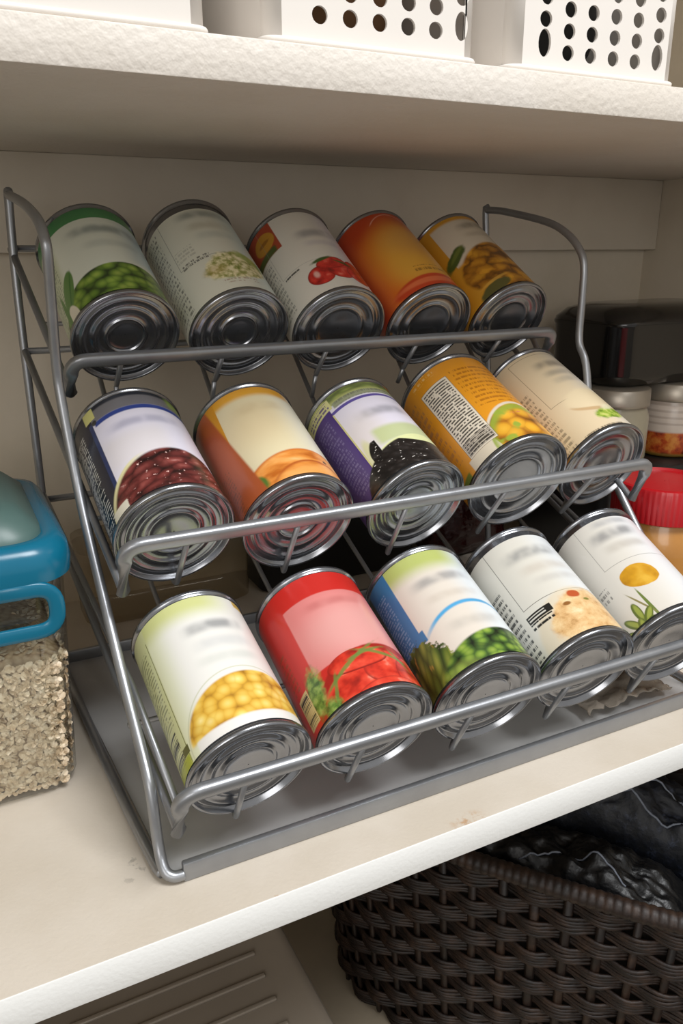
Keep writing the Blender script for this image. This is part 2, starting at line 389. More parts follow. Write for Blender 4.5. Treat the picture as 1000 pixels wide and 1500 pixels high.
PEA = [(0.0, 'b2c45e'), (0.28, '8fac44'), (0.52, '66872f'), (0.78, '2b4015')]
def art(n, R, Ln):
    if n == 'A1':
        l = L('label_peas', R, Ln, 'dcdfd0')
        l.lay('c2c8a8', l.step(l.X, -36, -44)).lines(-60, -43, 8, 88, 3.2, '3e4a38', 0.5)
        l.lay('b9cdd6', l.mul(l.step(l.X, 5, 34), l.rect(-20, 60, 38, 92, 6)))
        l.lay('47884f', l.rect(-80, 80, 92, 115, 0.5)).lay('2f6b41', l.mul(l.step(l.Y, 92, 108), 0.6))
        l.blur(2, 78, 34, 6, '5f6f70', 0.75).blur(4, 60, 26, 5, '9aa39c', 0.4)
        p = l.pat(8.4, PEA, 1.0, 1.15, 0.8, 0.22)
        l.lay(p, l.ell(6, -8, 66, 44, 0.02))
        l.lay('5c8440', l.mul(l.ell(-40, 30, 6, 18, 0.08, -18), 1.0)).lay('3f6f2c', l.ell(-38, 30, 0.8, 16, 0.3, -18))
        l.lay('e6dfc9', l.ell(-42, 6, 5, 12, 0.1, 10)).lay('58813a', l.ell(-49, 12, 2.2, 26, 0.2, 4))
    elif n == 'A2':
        l = L('label_sprouts', R, Ln, 'd9d8c8')
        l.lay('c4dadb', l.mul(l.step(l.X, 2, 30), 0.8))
        l.frame(-37, 60, 44, 101, '70706a', 0.22).lines(-62, -42, 6, 96, 4.2, '2e2e26', 0.7, 0.5)
        l.blur(0, 92, 26, 5, '5e6a68', 0.7).blur(0, 78, 22, 5, 'a39a80', 0.5).blur(2, 66, 20, 5, '9aa59d', 0.4)
        l.lines(-35, -12, 42, 47, 3.0, '3b3b34', 0.8).lines(-36, -20, 50, 62, 3.6, '8d8d80', 0.4)
        n_ = l.noise(l.off(l.sh()), 0.22, 4, 0.6)
        l.lay(l.ramp(n_, [(0.3, '6f7f2c'), (0.42, 'a9a764'), (0.55, 'e6dcae'), (0.7, 'efe6c6')]), l.ell(4, 30, 25, 15, 0.12, 10, 0.5, 0.15))
        l.lay('8ea33e', l.mul(l.ell(20, 38, 13, 5, 0.3, -25, 0.7), 0.8)).lay('b08c4a', l.mul(l.ell(-14, 27, 8, 5, 0.6), 0.35))
        l.lines(-13, 14, 11, 15, 3.4, 'a07b62', 0.6)
    elif n == 'A3':
        l = L('label_whole_tomatoes', R, Ln, 'dbd6ca')
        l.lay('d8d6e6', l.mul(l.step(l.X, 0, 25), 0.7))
        l.blur(4, 76, 24, 6, '707076', 0.7, 0.1).blur(4, 62, 20, 4, 'a8a0b0', 0.4)
        left_ = l.step(l.X, -27.2, -28.0)
        l.lay('a8452a', l.mul(left_, l.rect(-80, 0, 72, 115))).lay('a8452a', l.rect(-80, 80, 107, 115))
        l.lay('c08a2c', l.ell(-40, 89, 11, 10, 0.06)).lay('8e5a1e', l.mul(l.ell(-40, 89, 6, 2, 0.3), 0.8))
        l.lay('4c5a26', l.mul(l.rect(-80, -32, 72, 79, 1.5), 1.0))
        l.lines(-62, -44, 10, 68, 4.5, '4a4a42', 0.6).lines(-40, -26, 37, 41, 3.2, '2f2f2a', 0.9, 0.4)
        l.frame(-42, 70, 42, 120, '8c8a84', 0.2, 0.5)
        t = l.ramp(l.noise(l.off(l.sh()), 0.13, 3), [(0.3, '7c1410'), (0.45, 'b8241c'), (0.6, 'd23a2c'), (0.75, 'e88a74')])
        for cx, cy, rx, ry, ro in ((-14, 23, 11, 10, 20), (4, 26, 11, 11, 0), (-1, 35, 13, 7, 10), (18, 22, 10, 11, 0), (20, 34, 9, 7, 0)):
            l.lay('8a1812', l.ell(cx, cy, rx, ry, 0.04, ro)).lay(t, l.ell(cx, cy, rx*0.92, ry*0.92, 0.12, ro))
        l.lay('3e5a24', l.ell(-8, 40, 9, 1.8, 0.4, 15, 0.6)).lay('3e5a24', l.ell(10, 35, 8, 1.4, 0.4, -20, 0.6)).lay('f2c9bb', l.mul(l.ell(-17, 25, 2.2, 3.5, 0.5), 0.7))
    elif n == 'A4':
        l = L('label_orange_soup', R, Ln, 'd2691c')
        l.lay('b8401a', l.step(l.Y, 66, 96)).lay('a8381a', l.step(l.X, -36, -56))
        l.lay('dfa63c', l.mul(l.ell(2, 48, 34, 40, 0.5), 0.9)).lay('d8a23a', l.mul(l.ell(-4, 30, 22, 18, 0.6), 0.7))
        l.lay('c9954e', l.mul(l.ell(4, 66, 22, 18, 0.6), 0.55))
        a_ = l.sub(l.ell(0, 70, 27, 34, 0.02), l.ell(0, 70, 26, 33.2, 0.02))
        l.lay('e2a890', l.mul(l.M('MAXIMUM', a_, 0.0), l.step(l.Y, 92, 97)))
        l.lay('c0401c', l.ell(2, 10, 42, 9, 0.10)).lay('e07a4a', l.mul(l.ell(2, 12, 38, 3, 0.3), 0.7)).lay('d8681e', l.rect(-80, 80, -5, 4, 2))
        l.lines(-12, 16, 24, 31, 6, '7d4f12', 0.7, 0.46)
    elif n == 'A5':
        l = L('label_sliced_mango', R, Ln, 'c8912a')
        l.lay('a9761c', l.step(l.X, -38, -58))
        l.lay('cfc4b0', l.mul(l.half(1.0, -0.02, -38), l.rect(-60, 80, 50, 101, 2)))
        l.blur(4, 92, 22, 5, '77705f', 0.8, 0.15).blur(2, 78, 18, 4, 'a3977e', 0.5)
        p = l.pat(11, [(0.0, 'e0aa32'), (0.35, 'cf9326'), (0.6, 'a36a16'), (0.8, '6b430e')], 0.75, 1.25, 0.8, 0.25, warp=1.5)
        l.lay(p, l.ell(2, 34, 42, 30, 0.05, 8))
        l.lay('4a5a24', l.ell(-34, 60, 15, 5.5, 0.2, 30, 0.7)).lay('6e7a32', l.mul(l.ell(-30, 63, 10, 2, 0.4, 30), 0.7))
        l.lay('58552a', l.ell(-24, 9, 16, 6, 0.15, 12, 0.5)).lay('d6a94a', l.mul(l.ell(-20, 17, 14, 1.5, 0.4, 8), 0.6)).lay('c8912a', l.rect(-80, -40, -5, 30, 3))
    elif n == 'B1':
        l = L('label_kidney_beans', R, Ln, 'd9d5e2')
        l.lay('cfc6b8', l.mul(l.rect(-34, 10, 36, 66, 8), 0.4)).blur(0, 74, 30, 5, '7f7f9a', 0.6)
        l.lay('6f6d70', l.rect(-80, 80, 90, 104, 1.5)).lay('20242e', l.rect(-80, 80, 102, 115, 1.2))
        l.lay('8aa04a', l.mul(l.rect(24, 60, 94, 106, 3), 0.8)).lay('2b3f86', l.rect(-31, 80, 86, 90.5, 0.8))
        l.lay('161a2c', l.step(l.X, -32.4, -33.2)).lay('26345f', l.mul(l.rect(-36, -33, 4, 92), 0.9))
        l.lines(-64, -44, 6, 92, 2.6, 'd8d8d0', 0.85, 0.42, 0.4, 0.5).lay('c7c27a', l.rect(-38, -29, 95, 106, 0.4)).lay('2b2b20', l.mul(l.ell(-31, 91, 2, 2.5, 0.2), 0.9))
        l.lay('d6cf9c', l.mul(l.ell(5, -1, 51.5, 44.5, 0.02), l.step(l.X, -6, -24)))
        p = l.pat(9.0, [(0.0, 'bb8680'), (0.16, '8a4640'), (0.45, '662a27'), (0.78, '260d0d')], 0.7, 1.5, 0.85, 0.25, rot=20, warp=1.2)
        p = l.mix(p, 'e3bdb4', l.step(l.noise(l.off(l.sh()), 0.32, 2), 0.66, 0.74))
        l.lay(p, l.ell(6, -2, 50, 43, 0.03)).lay('d8d2bf', l.mul(l.rect(-80, -31, -5, 12, 0.6), l.step(l.X, -46, -44)))
    elif n == 'B2':
        l = L('label_peaches', R, Ln, 'd6caa6')
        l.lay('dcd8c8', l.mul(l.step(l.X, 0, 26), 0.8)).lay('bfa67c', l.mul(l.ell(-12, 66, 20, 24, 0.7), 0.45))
        l.blur(-2, 82, 24, 6, 'a98f66', 0.4)
        l.lay('d39a2e', l.mul(l.step(l.Y, 92, 99), l.step(l.X, 34, 20))).lay('c77c28', l.mul(l.step(l.Y, 98, 112), 0.5))
        p = l.ramp(l.noise(l.off(l.sh(), 0.6, 1.6), 0.07, 3), [(0.3, 'b5621e'), (0.45, 'd98a3c'), (0.6, 'e6a55c'), (0.75, 'efc694')])
        l.lay('c0651e', l.ell(8, -2, 58, 33, 0.03)).lay(p, l.ell(8, -3, 56, 32.5, 0.05)).lay('a8521a', l.sub(l.ell(10, -6, 34, 25, 0.04), l.ell(10, -8, 34, 25, 0.06)))
        l.lay('e2a056', l.mul(l.ell(12, 4, 28, 9, 0.3), 0.8)).lay('4a2c12', l.ell(22, 20, 1.6, 1.6, 0.3))
        l.lay('4f6f2c', l.ell(-29, 11, 6, 8, 0.25, 25, 0.7)).lay('2f3f18', l.mul(l.ell(-34, 22, 5, 2, 0.4, -40), 0.8))
        l.lay('c78a24', l.half(-1.0, 0.05, 36.4)).lay('a4512a', l.half(-1.0, -0.14, 24.5 + 0.0, 1.2))
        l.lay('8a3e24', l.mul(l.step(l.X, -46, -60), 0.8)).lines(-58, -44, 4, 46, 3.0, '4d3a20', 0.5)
    elif n == 'B3':
        l = L('label_black_beans', R, Ln, 'd8d3df')
        l.blur(0, 68, 26, 6, '77777f', 0.7).lay('cfc4b6', l.mul(l.ell(-24, 50, 16, 22, 0.6), 0.5))
        l.lay('a9ad6a', l.rect(-80, 80, 94, 115, 0.6)).lay(l.pat(5, [(0, '9cab52'), (0.5, '5a7030'), (0.9, '2f3f1a')], 0.5, 1.5), l.mul(l.rect(-34, 80, 98, 115, 2), 0.8))
        l.lay('8f9478', l.rect(-30, 80, 90, 96, 0.8)).lines(-28, 40, 90, 96, 5.5, '5b5a48', 0.6)
        l.lay('cdc98e', l.rect(-62, -31, 92, 103, 0.4)).lines(-58, -33, 94, 102, 3.5, '5a4a7a', 0.9, 0.42).lay('5a4d94', l.rect(-60, 80, 85.5, 88.5, 0.4))
        l.lay('4a3572', l.mul(l.step(l.X, -33.6, -34.4), l.step(l.Y, 93, 92))).lines(-58, -40, 12, 86, 3.4, '8a80a8', 0.45)
        l.lay('c6c183', l.rect(-34.6, -33.4, 0, 86, 0.15)).lay('c9c890', l.mul(l.ell(-29, 20, 5, 26, 0.2), 0.8))
        l.lay('b2bd80', l.mul(l.rect(-20, 30, 33, 50, 3), 0.85))
        p = l.pat(5.4, [(0.0, '55504e'), (0.12, '2e2a29'), (0.45, '1c1817'), (0.9, '0b0908')], 0.7, 1.4, 0.85, 0.3, rot=-25, warp=1.0)
        p = l.mix(p, 'c9c6c0', l.step(l.noise(l.off(l.sh(), 1, 1.6), 0.42, 1), 0.70, 0.76))
        blk = l.mx(l.ell(8, -2, 58, 36, 0.02), l.mul(l.rect(-31, -22, 5, 41, 0.3), l.ell(-21, 20, 11, 23, 0.05)))
        blk = l.mul(blk, l.sub(1.0, l.mul(l.rect(-21.5, 60, 27.5, 60, 0.2), l.ell(24, 66, 56, 40, 0.01))))
        l.lay('d3d7a0', l.M('MULTIPLY', l.ell(8, -2, 59, 37.5, 0.02), l.step(l.X, -24, -20))).lay(p, blk)
        l.lay('c8c57a', l.rect(-33, 80, -2, 3.2, 0.3))
    elif n == 'B4':
        l = L('label_golden_corn', R, Ln, 'd8901e')
        l.lines(-17, 30, 46, 94, 5.0, '9a5a10', 0.75, 0.45, 0.45).lines(-46, -26, 98, 106, 4.0, 'e8c88a', 0.6, 0.48)
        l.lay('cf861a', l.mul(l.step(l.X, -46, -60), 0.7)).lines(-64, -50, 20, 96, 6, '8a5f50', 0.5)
        l.lay('d4c8b2', l.mx(l.rect(-48, -23.5, -2, 14, 0.4), l.mul(l.rect(-50, 70, -4, 4, 0.3), 1.0))).lay('d4c8b2', l.ell(10, 6, 38.5, 38.5, 0.02))
        l.lay('d8901e', l.rect(-80, -47.5, -4, 20, 0.5)).lay('6d7a2a', l.rect(-70, -52, -4, 10, 1))
        p = l.pat(12, [(0.0, 'ecb83e'), (0.4, 'dda12a'), (0.62, 'b0701c'), (0.85, '6e4410')], 1.0, 1.0, 0.95, 0.2)
        p = l.mix(p, '8fa038', l.step(l.noise(l.off(l.sh()), 0.07, 2), 0.58, 0.66)); p = l.mix(p, 'c97a5a', l.step(l.noise(l.off(l.sh()), 0.12, 2), 0.66, 0.70))
        l.lay(p, l.mul(l.ell(10, 5, 37, 37, 0.02), l.half(1.0, 0.16, -21.5))).lay('d4c8b2', l.rect(-80, 80, -5, 3.6, 0.3))
        l.lay('8fa038', l.mul(l.sub(l.ell(10, 5, 36.5, 36.5, 0.02), l.ell(10, 2, 34, 33, 0.08)), 0.9))
        l.lay('ddd2bf', l.rect(-44.5, -20.5, 14, 90, 0.3)).lines(-43, -22, 15, 88, 2.7, '2c2620', 0.92, 0.40, 0.5, 0.7)
        l.lay('2c2620', l.mul(l.rect(-44, -21, 15, 28, 0.4), l.mul(l.step(l.noise(l.vec(l.mul(l.Y, 1.8), 3.0, 0.0), 1.0, 1), 0.47, 0.52), 0.9))).frame(-44.5, -20.5, 14, 90, '4a4034', 0.2)
    elif n == 'B5':
        l = L('label_hearts_of_palm', R, Ln, 'd2bf9e')
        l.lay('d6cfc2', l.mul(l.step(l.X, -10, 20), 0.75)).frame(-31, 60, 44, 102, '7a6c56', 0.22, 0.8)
        l.blur(2, 88, 22, 5, '6f675c', 0.8, 0.08).blur(2, 76, 20, 4, '77726a', 0.6, 0.08).blur(2, 66, 18, 4, '8d877c', 0.5, 0.08)
        l.lines(-52, -36, 4, 70, 4.5, '5a5040', 0.6).lines(-29, 6, 3.5, 7.5, 4.0, '5f5342', 0.8, 0.42)
        l.lay('d9c7a4', l.ell(4, 38, 25, 13, 0.15)).lay('b8966a', l.mul(l.sub(l.ell(4, 36, 25, 13, 0.06), l.ell(4, 40, 27, 13, 0.06)), 0.8))
        l.lay(l.ramp(l.noise(l.off(l.sh()), 0.2, 3), [(0.35, '5d7a22'), (0.5, '8fa83a'), (0.65, 'bfc46a')]), l.ell(6, 19, 15, 6.5, 0.2, 8, 0.7, 0.2)).lay('e0d8b6', l.mul(l.ell(10, 27, 9, 3, 0.4, 20, 0.5), 0.8))
    elif n == 'C1':
        l = L('label_sweet_corn', R, Ln, 'e4e2dc')
        l.lay('dcdfb4', l.mul(l.step(l.X, -20, -40), 0.8)).lay('c9cc8a', l.mul(l.step(l.Y, 84, 100), l.step(l.X, 30, 0)))
        l.lay('cdd09c', l.step(l.X, -40.5, -41.5)).lay('6a6a30', l.mul(l.rect(-42.2, -41.6, 6, 94, 0.15), 0.9)).lines(-64, -45, 34, 90, 2.8, '5f6440', 0.7, 0.4, 0.4, 0.5)
        l.blur(4, 80, 24, 5, '5f6268', 0.75, 0.02).blur(6, 66, 24, 5, 'b5b7b8', 0.5).blur(6, 54, 26, 4, 'c5c8c0', 0.6)
        l.lay('d6b562', l.rect(29, 44, 99, 114, 0.6)).lines(30, 44, 101, 112, 4, '7c5a1c', 0.7)
        l.lay('bfc0a0', l.mul(l.sub(l.ell(6, 8, 46, 37, 0.015), l.ell(6, 8, 45.3, 36.4, 0.015)), 0.9))
        p = l.pat(7.5, [(0.0, 'f4e096'), (0.35, 'ebca62'), (0.62, 'd8a83c'), (0.9, '9a6a1c')], 1.0, 1.15, 0.9, 0.2, 'b8862a')
        l.lay(p, l.mul(l.ell(10, 12, 48, 29, 0.03), l.step(l.Y, 9.5, 12.5))).lay('e6e3de', l.mul(l.rect(-34, 80, -4, 11.5, 1.0), 0.9))
        l.lay('a9b03c', l.mul(l.rect(-80, -42, -4, 12, 1.0), 1.0)).bars(-62, -47, 10, 31, '24241c', 1.3).lay('5a5a2a', l.rect(-47, -40.5, 12, 17, 0.3))
    elif n == 'C2':
        l = L('label_diced_tomatoes', R, Ln, 'c22a22')
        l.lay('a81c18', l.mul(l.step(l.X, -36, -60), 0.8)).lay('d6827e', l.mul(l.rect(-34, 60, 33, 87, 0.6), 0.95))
        l.lay('dba6a0', l.mul(l.mul(l.ell(4, 54, 30, 22, 0.6), l.rect(-34, 60, 33, 87, 2)), 0.7)).blur(0, 78, 26, 4, 'a84a48', 0.5)
        t = l.ramp(l.noise(l.off(l.sh(), 1, 1.2), 0.08, 3), [(0.3, '8f1a12'), (0.45, 'c8301f'), (0.6, 'dc4a34'), (0.78, 'eea28c')])
        l.lay('9c2016', l.ell(8, -4, 54, 41, 0.02))
        for cx, cy, rx, ry in ((-16, 8, 22, 15), (14, 17, 20, 14), (-6, 28, 20, 8), (30, 8, 16, 20), (6, -2, 26, 12)):
            l.lay('8c1a12', l.ell(cx, cy, rx, ry, 0.03)).lay(t, l.ell(cx, cy+0.5, rx*0.95, ry*0.93, 0.08))
        for cx, cy, rx, ry, ro in ((-12, 27, 24, 1.3, 28), (12, 28, 18, 1.3, -22), (2, 32, 12, 1.2, 10), (-26, 15, 11, 1.2, 70), (22, 24, 10, 1.1, -60)):
            l.lay('66803c', l.mul(l.ell(cx, cy, rx, ry, 0.4, ro, 0.9, 0.2), 0.85))
        gl_ = l.ramp(l.noise(l.off(l.sh()), 0.2, 3), [(0.35, '3c5a22'), (0.5, '6a8c3c'), (0.65, '93ab58')])
        l.lay(gl_, l.ell(-39, 24, 7, 15, 0.3, -14, 1.0, 0.25)).lay(gl_, l.ell(-32, 6, 6, 9, 0.4, 30, 1.2, 0.3)).lay('c22a22', l.step(l.X, -44, -46))
        l.lay('c9bb86', l.rect(-57, -44.5, 9, 32, 0.3)).bars(-56, -45.5, 10, 31, '1e1c18', 1.5).lines(-58, -48, 36, 66, 4, '7a4a20', 0.6)
    elif n == 'C3':
        l = L('label_asparagus', R, Ln, 'd9d0c4')
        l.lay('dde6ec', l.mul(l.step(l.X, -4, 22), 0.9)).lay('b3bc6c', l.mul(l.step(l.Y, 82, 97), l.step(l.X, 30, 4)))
        l.blur(-2, 78, 28, 5, '77777a', 0.7, 0.05).blur(0, 62, 26, 4, 'b5a898', 0.5).blur(2, 36, 26, 5, 'a7a198', 0.5)
        arc = l.sub(l.ell(6, 8, 56, 46, 0.02), l.ell(6, 5, 56, 46, 0.02))
        l.lay('4fa0cf', l.mul(l.M('MAXIMUM', arc, 0.0), l.step(l.X, -40, -20)))
        blue = l.mx(l.step(l.X, -36.2, -37.0), l.mul(l.rect(-60, -33.5, 38, 47, 0.5), 1.0))
        l.lay('3a74a4', blue).lay('2f5f92', l.mul(l.step(l.X, -44, -60), 0.8)).lines(-62, -44, 36, 92, 2.6, '7fa0c4', 0.7, 0.45, 0.5, 0.8)
        a_ = l.pat(7, [(0.0, 'a3a84c'), (0.3, '7a8a34'), (0.55, '4f6426'), (0.9, '1c2a10')], 1.3, 0.35, 0.9, 0.35, rot=-14)
        a_ = l.mix(a_, 'b08a3e', l.step(l.noise(l.off(l.sh(), 1.5, 0.5), 0.12, 2), 0.6, 0.72))
        l.lay(a_, l.ell(-44, 10, 22, 33, 0.05, 12, 0.5, 0.3)).lay('26331a', l.step(l.X, -57, -60))
        p = l.pat(6.4, [(0.0, '9fb552'), (0.3, '7f9f3a'), (0.55, '47672a'), (0.85, '16260e')], 0.9, 1.1, 0.9, 0.35)
        l.lay(p, l.ell(14, -6, 58, 33, 0.03)).lay('8d9a4a', l.mul(l.ell(-24, 2, 12, 9, 0.3), 0.5))
    elif n == 'C4':
        l = L('label_hummus', R, Ln, 'd3cfc4')
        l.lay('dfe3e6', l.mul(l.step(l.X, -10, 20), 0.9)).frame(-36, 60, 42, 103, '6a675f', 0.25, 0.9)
        l.blur(-4, 84, 28, 6, '6f7072', 0.75, 0.03).blur(0, 68, 26, 5, 'b5a899', 0.5).blur(2, 56, 24, 4, 'b0aca6', 0.5)
        l.lines(-60, -43, 6, 70, 5.0, '1d1d1a', 0.9, 0.46, 0.5)
        l.lay('d7c4a0', l.mul(l.ell(4, 6, 44, 38, 0.05), 0.5))
        h = l.ramp(l.noise(l.off(l.sh()), 0.10, 5, 0.65), [(0.28, 'a87c46'), (0.42, 'd2a872'), (0.58, 'e2c290'), (0.75, 'edd8b2')])
        l.lay(h, l.ell(10, 14, 36, 27, 0.08, 0, 0.35, 0.1)).lay('b4532a', l.ell(2, 37, 5, 3.2, 0.2, 0, 0.5)).lay('8a5a28', l.ell(-8, 30, 3, 1.6, 0.3)).lay('7d7a34', l.ell(9, 31, 2.5, 1.2, 0.3))
        l.lay('1c1b18', l.rect(-38, -18, 30.5, 36.5, 0.25)).lay('d3cfc4', l.mul(l.rect(-37, -23, 32, 33.2, 0.2), 0.9)).lay('d3cfc4', l.mul(l.rect(-37, -23, 34.4, 35.2, 0.2), 0.9)).lines(-38, -20, 25, 30, 4.8, '1c1b18', 1.0, 0.36, 0.6, 0.8)
    else:
        l = L('label_butternut', R, Ln, 'd5d0c6')
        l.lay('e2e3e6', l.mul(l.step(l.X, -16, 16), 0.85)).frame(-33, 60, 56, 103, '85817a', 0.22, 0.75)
        l.blur(-8, 84, 24, 6, '66666a', 0.8, 0.05).blur(-4, 96, 20, 4, '8d8d90', 0.6).blur(-6, 70, 22, 5, 'a59c90', 0.55)
        l.lines(-50, -40, 34, 46, 5.0, '5f5c56', 0.7)
        l.lay(l.ramp(l.noise(l.off(l.sh()), 0.07, 3), [(0.3, 'a87414'), (0.5, 'c8921e'), (0.7, 'd8aa3a')]), l.ell(-15, 39.5, 13.5, 10.5, 0.03, -12, 0.3, 0.07))
        l.lay('6a7a3a', l.ell(-23, 13, 1.1, 17, 0.2, 4)).lay('8a8254', l.ell(-27, 18, 0.7, 13, 0.3, 22))
        for cx, cy, rx, ry, ro in ((-33, 14, 3, 8, 0), (-41, 9, 3, 8, 35), (-28, 8, 3, 7, -40), (-46, 3, 3, 7, 50), (-36, 3, 3.2, 7, -10), (-30, 2, 3, 6, -60)):
            l.lay('5d6a2c', l.ell(cx, cy, rx, ry, 0.1, ro)).lay('95a04a', l.ell(cx+0.5, cy, rx*0.55, ry*0.8, 0.3, ro))
    return l.done()

BACKGAP = {'A2': 0.0125, 'C4': 0.0095, 'C5': 0.0095, 'B1': 0.004, 'A4': 0.004, 'A5': 0.004}
GOLD = {'B3', 'C2'}
LAB = {
'A1': 'can of green peas with dark green band at its far end', 'A2': 'long pale cream can with sprouts pictured, bare metal far end',
'A3': 'white can with a red tomato picture beside the orange can', 'A4': 'plain orange and yellow can without any framed white panel',
'A5': 'mustard yellow can picturing sliced yellow fruit and green leaves', 'B1': 'navy and lilac can picturing dark red kidney beans',
'B2': 'orange edged cream can picturing peach halves', 'B3': 'purple sided can picturing black beans with green top band',
'B4': 'thick orange can with nutrition panel and corn picture', 'B5': 'beige can with pale root and green sprig pictured',
'C1': 'white and lime can picturing yellow corn kernels', 'C2': 'bright red can picturing tomatoes on the vine',
'C3': 'blue sided can picturing asparagus and green beans', 'C4': 'white can picturing a mound of beige spread beside black lettering',
'C5': 'white can picturing a yellow pear-shaped squash with leaves'}
ROWG = {'A': 'cans on the top tier', 'B': 'cans on the middle tier', 'C': 'cans on the bottom tier'}
NAMEK = {'A1': 'pea_can', 'A2': 'sprout_can', 'A3': 'tomato_can', 'A4': 'orange_can', 'A5': 'fruit_can', 'B1': 'kidney_bean_can', 'B2': 'peach_can', 'B3': 'black_bean_can',
         'B4': 'orange_corn_can', 'B5': 'beige_can', 'C1': 'corn_can', 'C2': 'red_tomato_can', 'C3': 'asparagus_can', 'C4': 'spread_can', 'C5': 'squash_can'}
def lid_profile(R, kind):
    w = R-0.0022
    P = [(R-0.0006, 0.0), (R-0.0014, 0.0004), (w, 0.0), (w-0.0004, -0.0032), (w-0.0012, -0.0037), (w-0.0026, -0.0030)]
    if kind == 0: rings = [(0.78, 0.0012, 0.075), (0.58, 0.0011, 0.075), (0.36, 0.0013, 0.035)]
    elif kind == 1: rings = [(0.76, 0.0014, 0.09), (0.50, 0.0012, 0.08)]
    else: rings = [(0.80, 0.0011, 0.065), (0.62, 0.0011, 0.07), (0.42, 0.0010, 0.06)]
    z = -0.0030
    for f, h, ww in rings:
        r = f*R; ww *= R
        for k in range(9):
            t = -1+k/4; P.append((r-t*ww, z+h*(0.5+0.5*math.cos(PI*t))))
        z -= 0.0004; P.append((r-1.4*ww, z))
    P += [(0.2*R, z-0.0001), (0.0004, z-0.0001)]
    return P
KINDL = {'A1': 0, 'A2': 0, 'A3': 1, 'A4': 1, 'A5': 1, 'B1': 2, 'B2': 0, 'B3': 2, 'B4': 1, 'B5': 1, 'C1': 2, 'C2': 2, 'C3': 2, 'C4': 1, 'C5': 1}
for n, (c, a, R, Ln) in CANS.items():
    a = Vector(a).normalized(); e1 = a.cross(Vector((0, 0, -1))).normalized()
    if e1.x < 0: e1 = -e1
    e2 = e1.cross(a)
    if e2.z < 0: e2 = -e2
    root = thing(NAMEK[n], LAB[n], 'can', group=ROWG[n[0]])
    org = Vector(c)-a*Ln
    e3 = e1.cross(e2)                      # equals a
    root.matrix_world = Matrix(((e1.x, e2.x, e3.x, org.x), (e1.y, e2.y, e3.y, org.y), (e1.z, e2.z, e3.z, org.z), (0, 0, 0, 1)))
    Rb = R-0.0014
    prof = [(R-0.0022, 0.0008), (R-0.0012, 0.0), (R-0.0002, 0.0006), (R, 0.0018), (R-0.0003, 0.0030), (Rb-0.0003, 0.0036), (Rb, 0.0052),
            (Rb, Ln-0.0056), (Rb-0.0003, Ln-0.0040), (R-0.0003, Ln-0.0034), (R, Ln-0.0020), (R-0.0002, Ln-0.0007), (R-0.0010, Ln-0.0001)]
    link('can_body', lathe(prof, 72), M_TIN, root)
    lid = lathe([(r, Ln-0.0001+z) for r, z in lid_profile(R, KINDL[n])], 72); link('lid', lid, M_TIN, root)
    link('can_end', lathe([(0.0004, 0.0028), (R*0.5, 0.0028), (R*0.55, 0.0022), (R*0.8, 0.0022), (R-0.0032, 0.0036), (R-0.0022, 0.0006), (R-0.0010, 0.0001)], 48), M_TIN, root)
    # label: UV = (angle/100 deg, fraction of length from the front)
    z0, z1 = BACKGAP.get(n, 0.0052), Ln-0.0052; N, K = 96, 2; rl = Rb+0.00022
    V = []; F = []; UVs = []
    for j in range(N+1):
        ph = -180+360*j/N; p_ = math.radians(ph)
        for k in range(K+1):
            z = z0+(z1-z0)*k/K; V.append((rl*math.sin(p_), rl*math.cos(p_), z)); UVs.append((ph/100, (Ln-z)/Ln))
    for j in range(N):
        for k in range(K):
            q = j*(K+1)+k; F.append((q, q+1, q+K+2, q+K+1))
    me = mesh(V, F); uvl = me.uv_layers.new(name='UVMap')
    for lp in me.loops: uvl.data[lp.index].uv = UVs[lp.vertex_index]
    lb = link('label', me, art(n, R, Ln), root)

# ------------------------------------------------------------------ oats container with teal lid
def clear(name, tint='e9eae6', gloss=0.10, rough=0.06):
    g = G(name); t = g.t; o = g.obj()
    tr = g.node('ShaderNodeBsdfTransparent'); tr.inputs[0].default_value = lin(tint)
    gl = g.node('ShaderNodeBsdfGlossy'); gl.inputs['Roughness'].default_value = rough
    bp = g.node('ShaderNodeBump'); bp.inputs['Strength'].default_value = 0.1; bp.inputs['Distance'].default_value = 0.001
    g.put(bp.inputs['Height'], g.noise(o, 45, 3)); t.links.new(bp.outputs[0], gl.inputs['Normal'])
    lw = g.node('ShaderNodeLayerWeight'); lw.inputs[0].default_value = 0.35
    mx = g.node('ShaderNodeMixShader'); g.put(mx.inputs[0], g.M('ADD', g.mul(g.M('POWER', lw.outputs['Facing'], 2.5), 0.7), gloss*0.4, clamp=True))
    t.links.new(tr.outputs[0], mx.inputs[1]); t.links.new(gl.outputs[0], mx.inputs[2])
    t.links.new(mx.outputs[0], t.nodes['Material Output'].inputs['Surface'])
    return g.m
M_CLEAR = clear('clear_plastic', 'f8f9f7', 0.2)
M_TEAL = varied('teal_plastic', '0a5f7b', '0d6883', 0.25, scale=20)
ct = thing('oat_container', 'clear plastic container of rolled oats with teal lid', 'container', (-0.086, 0.178, 0.0))
def shell(cx, cy, outer, inner, rad):
    rings = rbox(cx, cy, outer, rad)+list(reversed(rbox(cx, cy, inner, rad-0.003)))
    return loft(rings, True, True)
outer = [(0.0008, 0.052, 0.062, 0.016), (0.0025, 0.057, 0.067, 0.018), (0.008, 0.0600, 0.0700, 0.02), (0.120, 0.0645, 0.0770, 0.022), (0.148, 0.0655, 0.0785, 0.022)]
inner = [(0.0032, 0.050, 0.060, 0.015), (0.009, 0.0580, 0.0680, 0.018), (0.120, 0.0625, 0.0750, 0.020), (0.148, 0.0635, 0.0765, 0.020)]
rings = rbox(0, 0, outer)+list(reversed(rbox(0, 0, inner)))
auto(link('body', loft(rings, True, True), M_CLEAR, ct), 50)
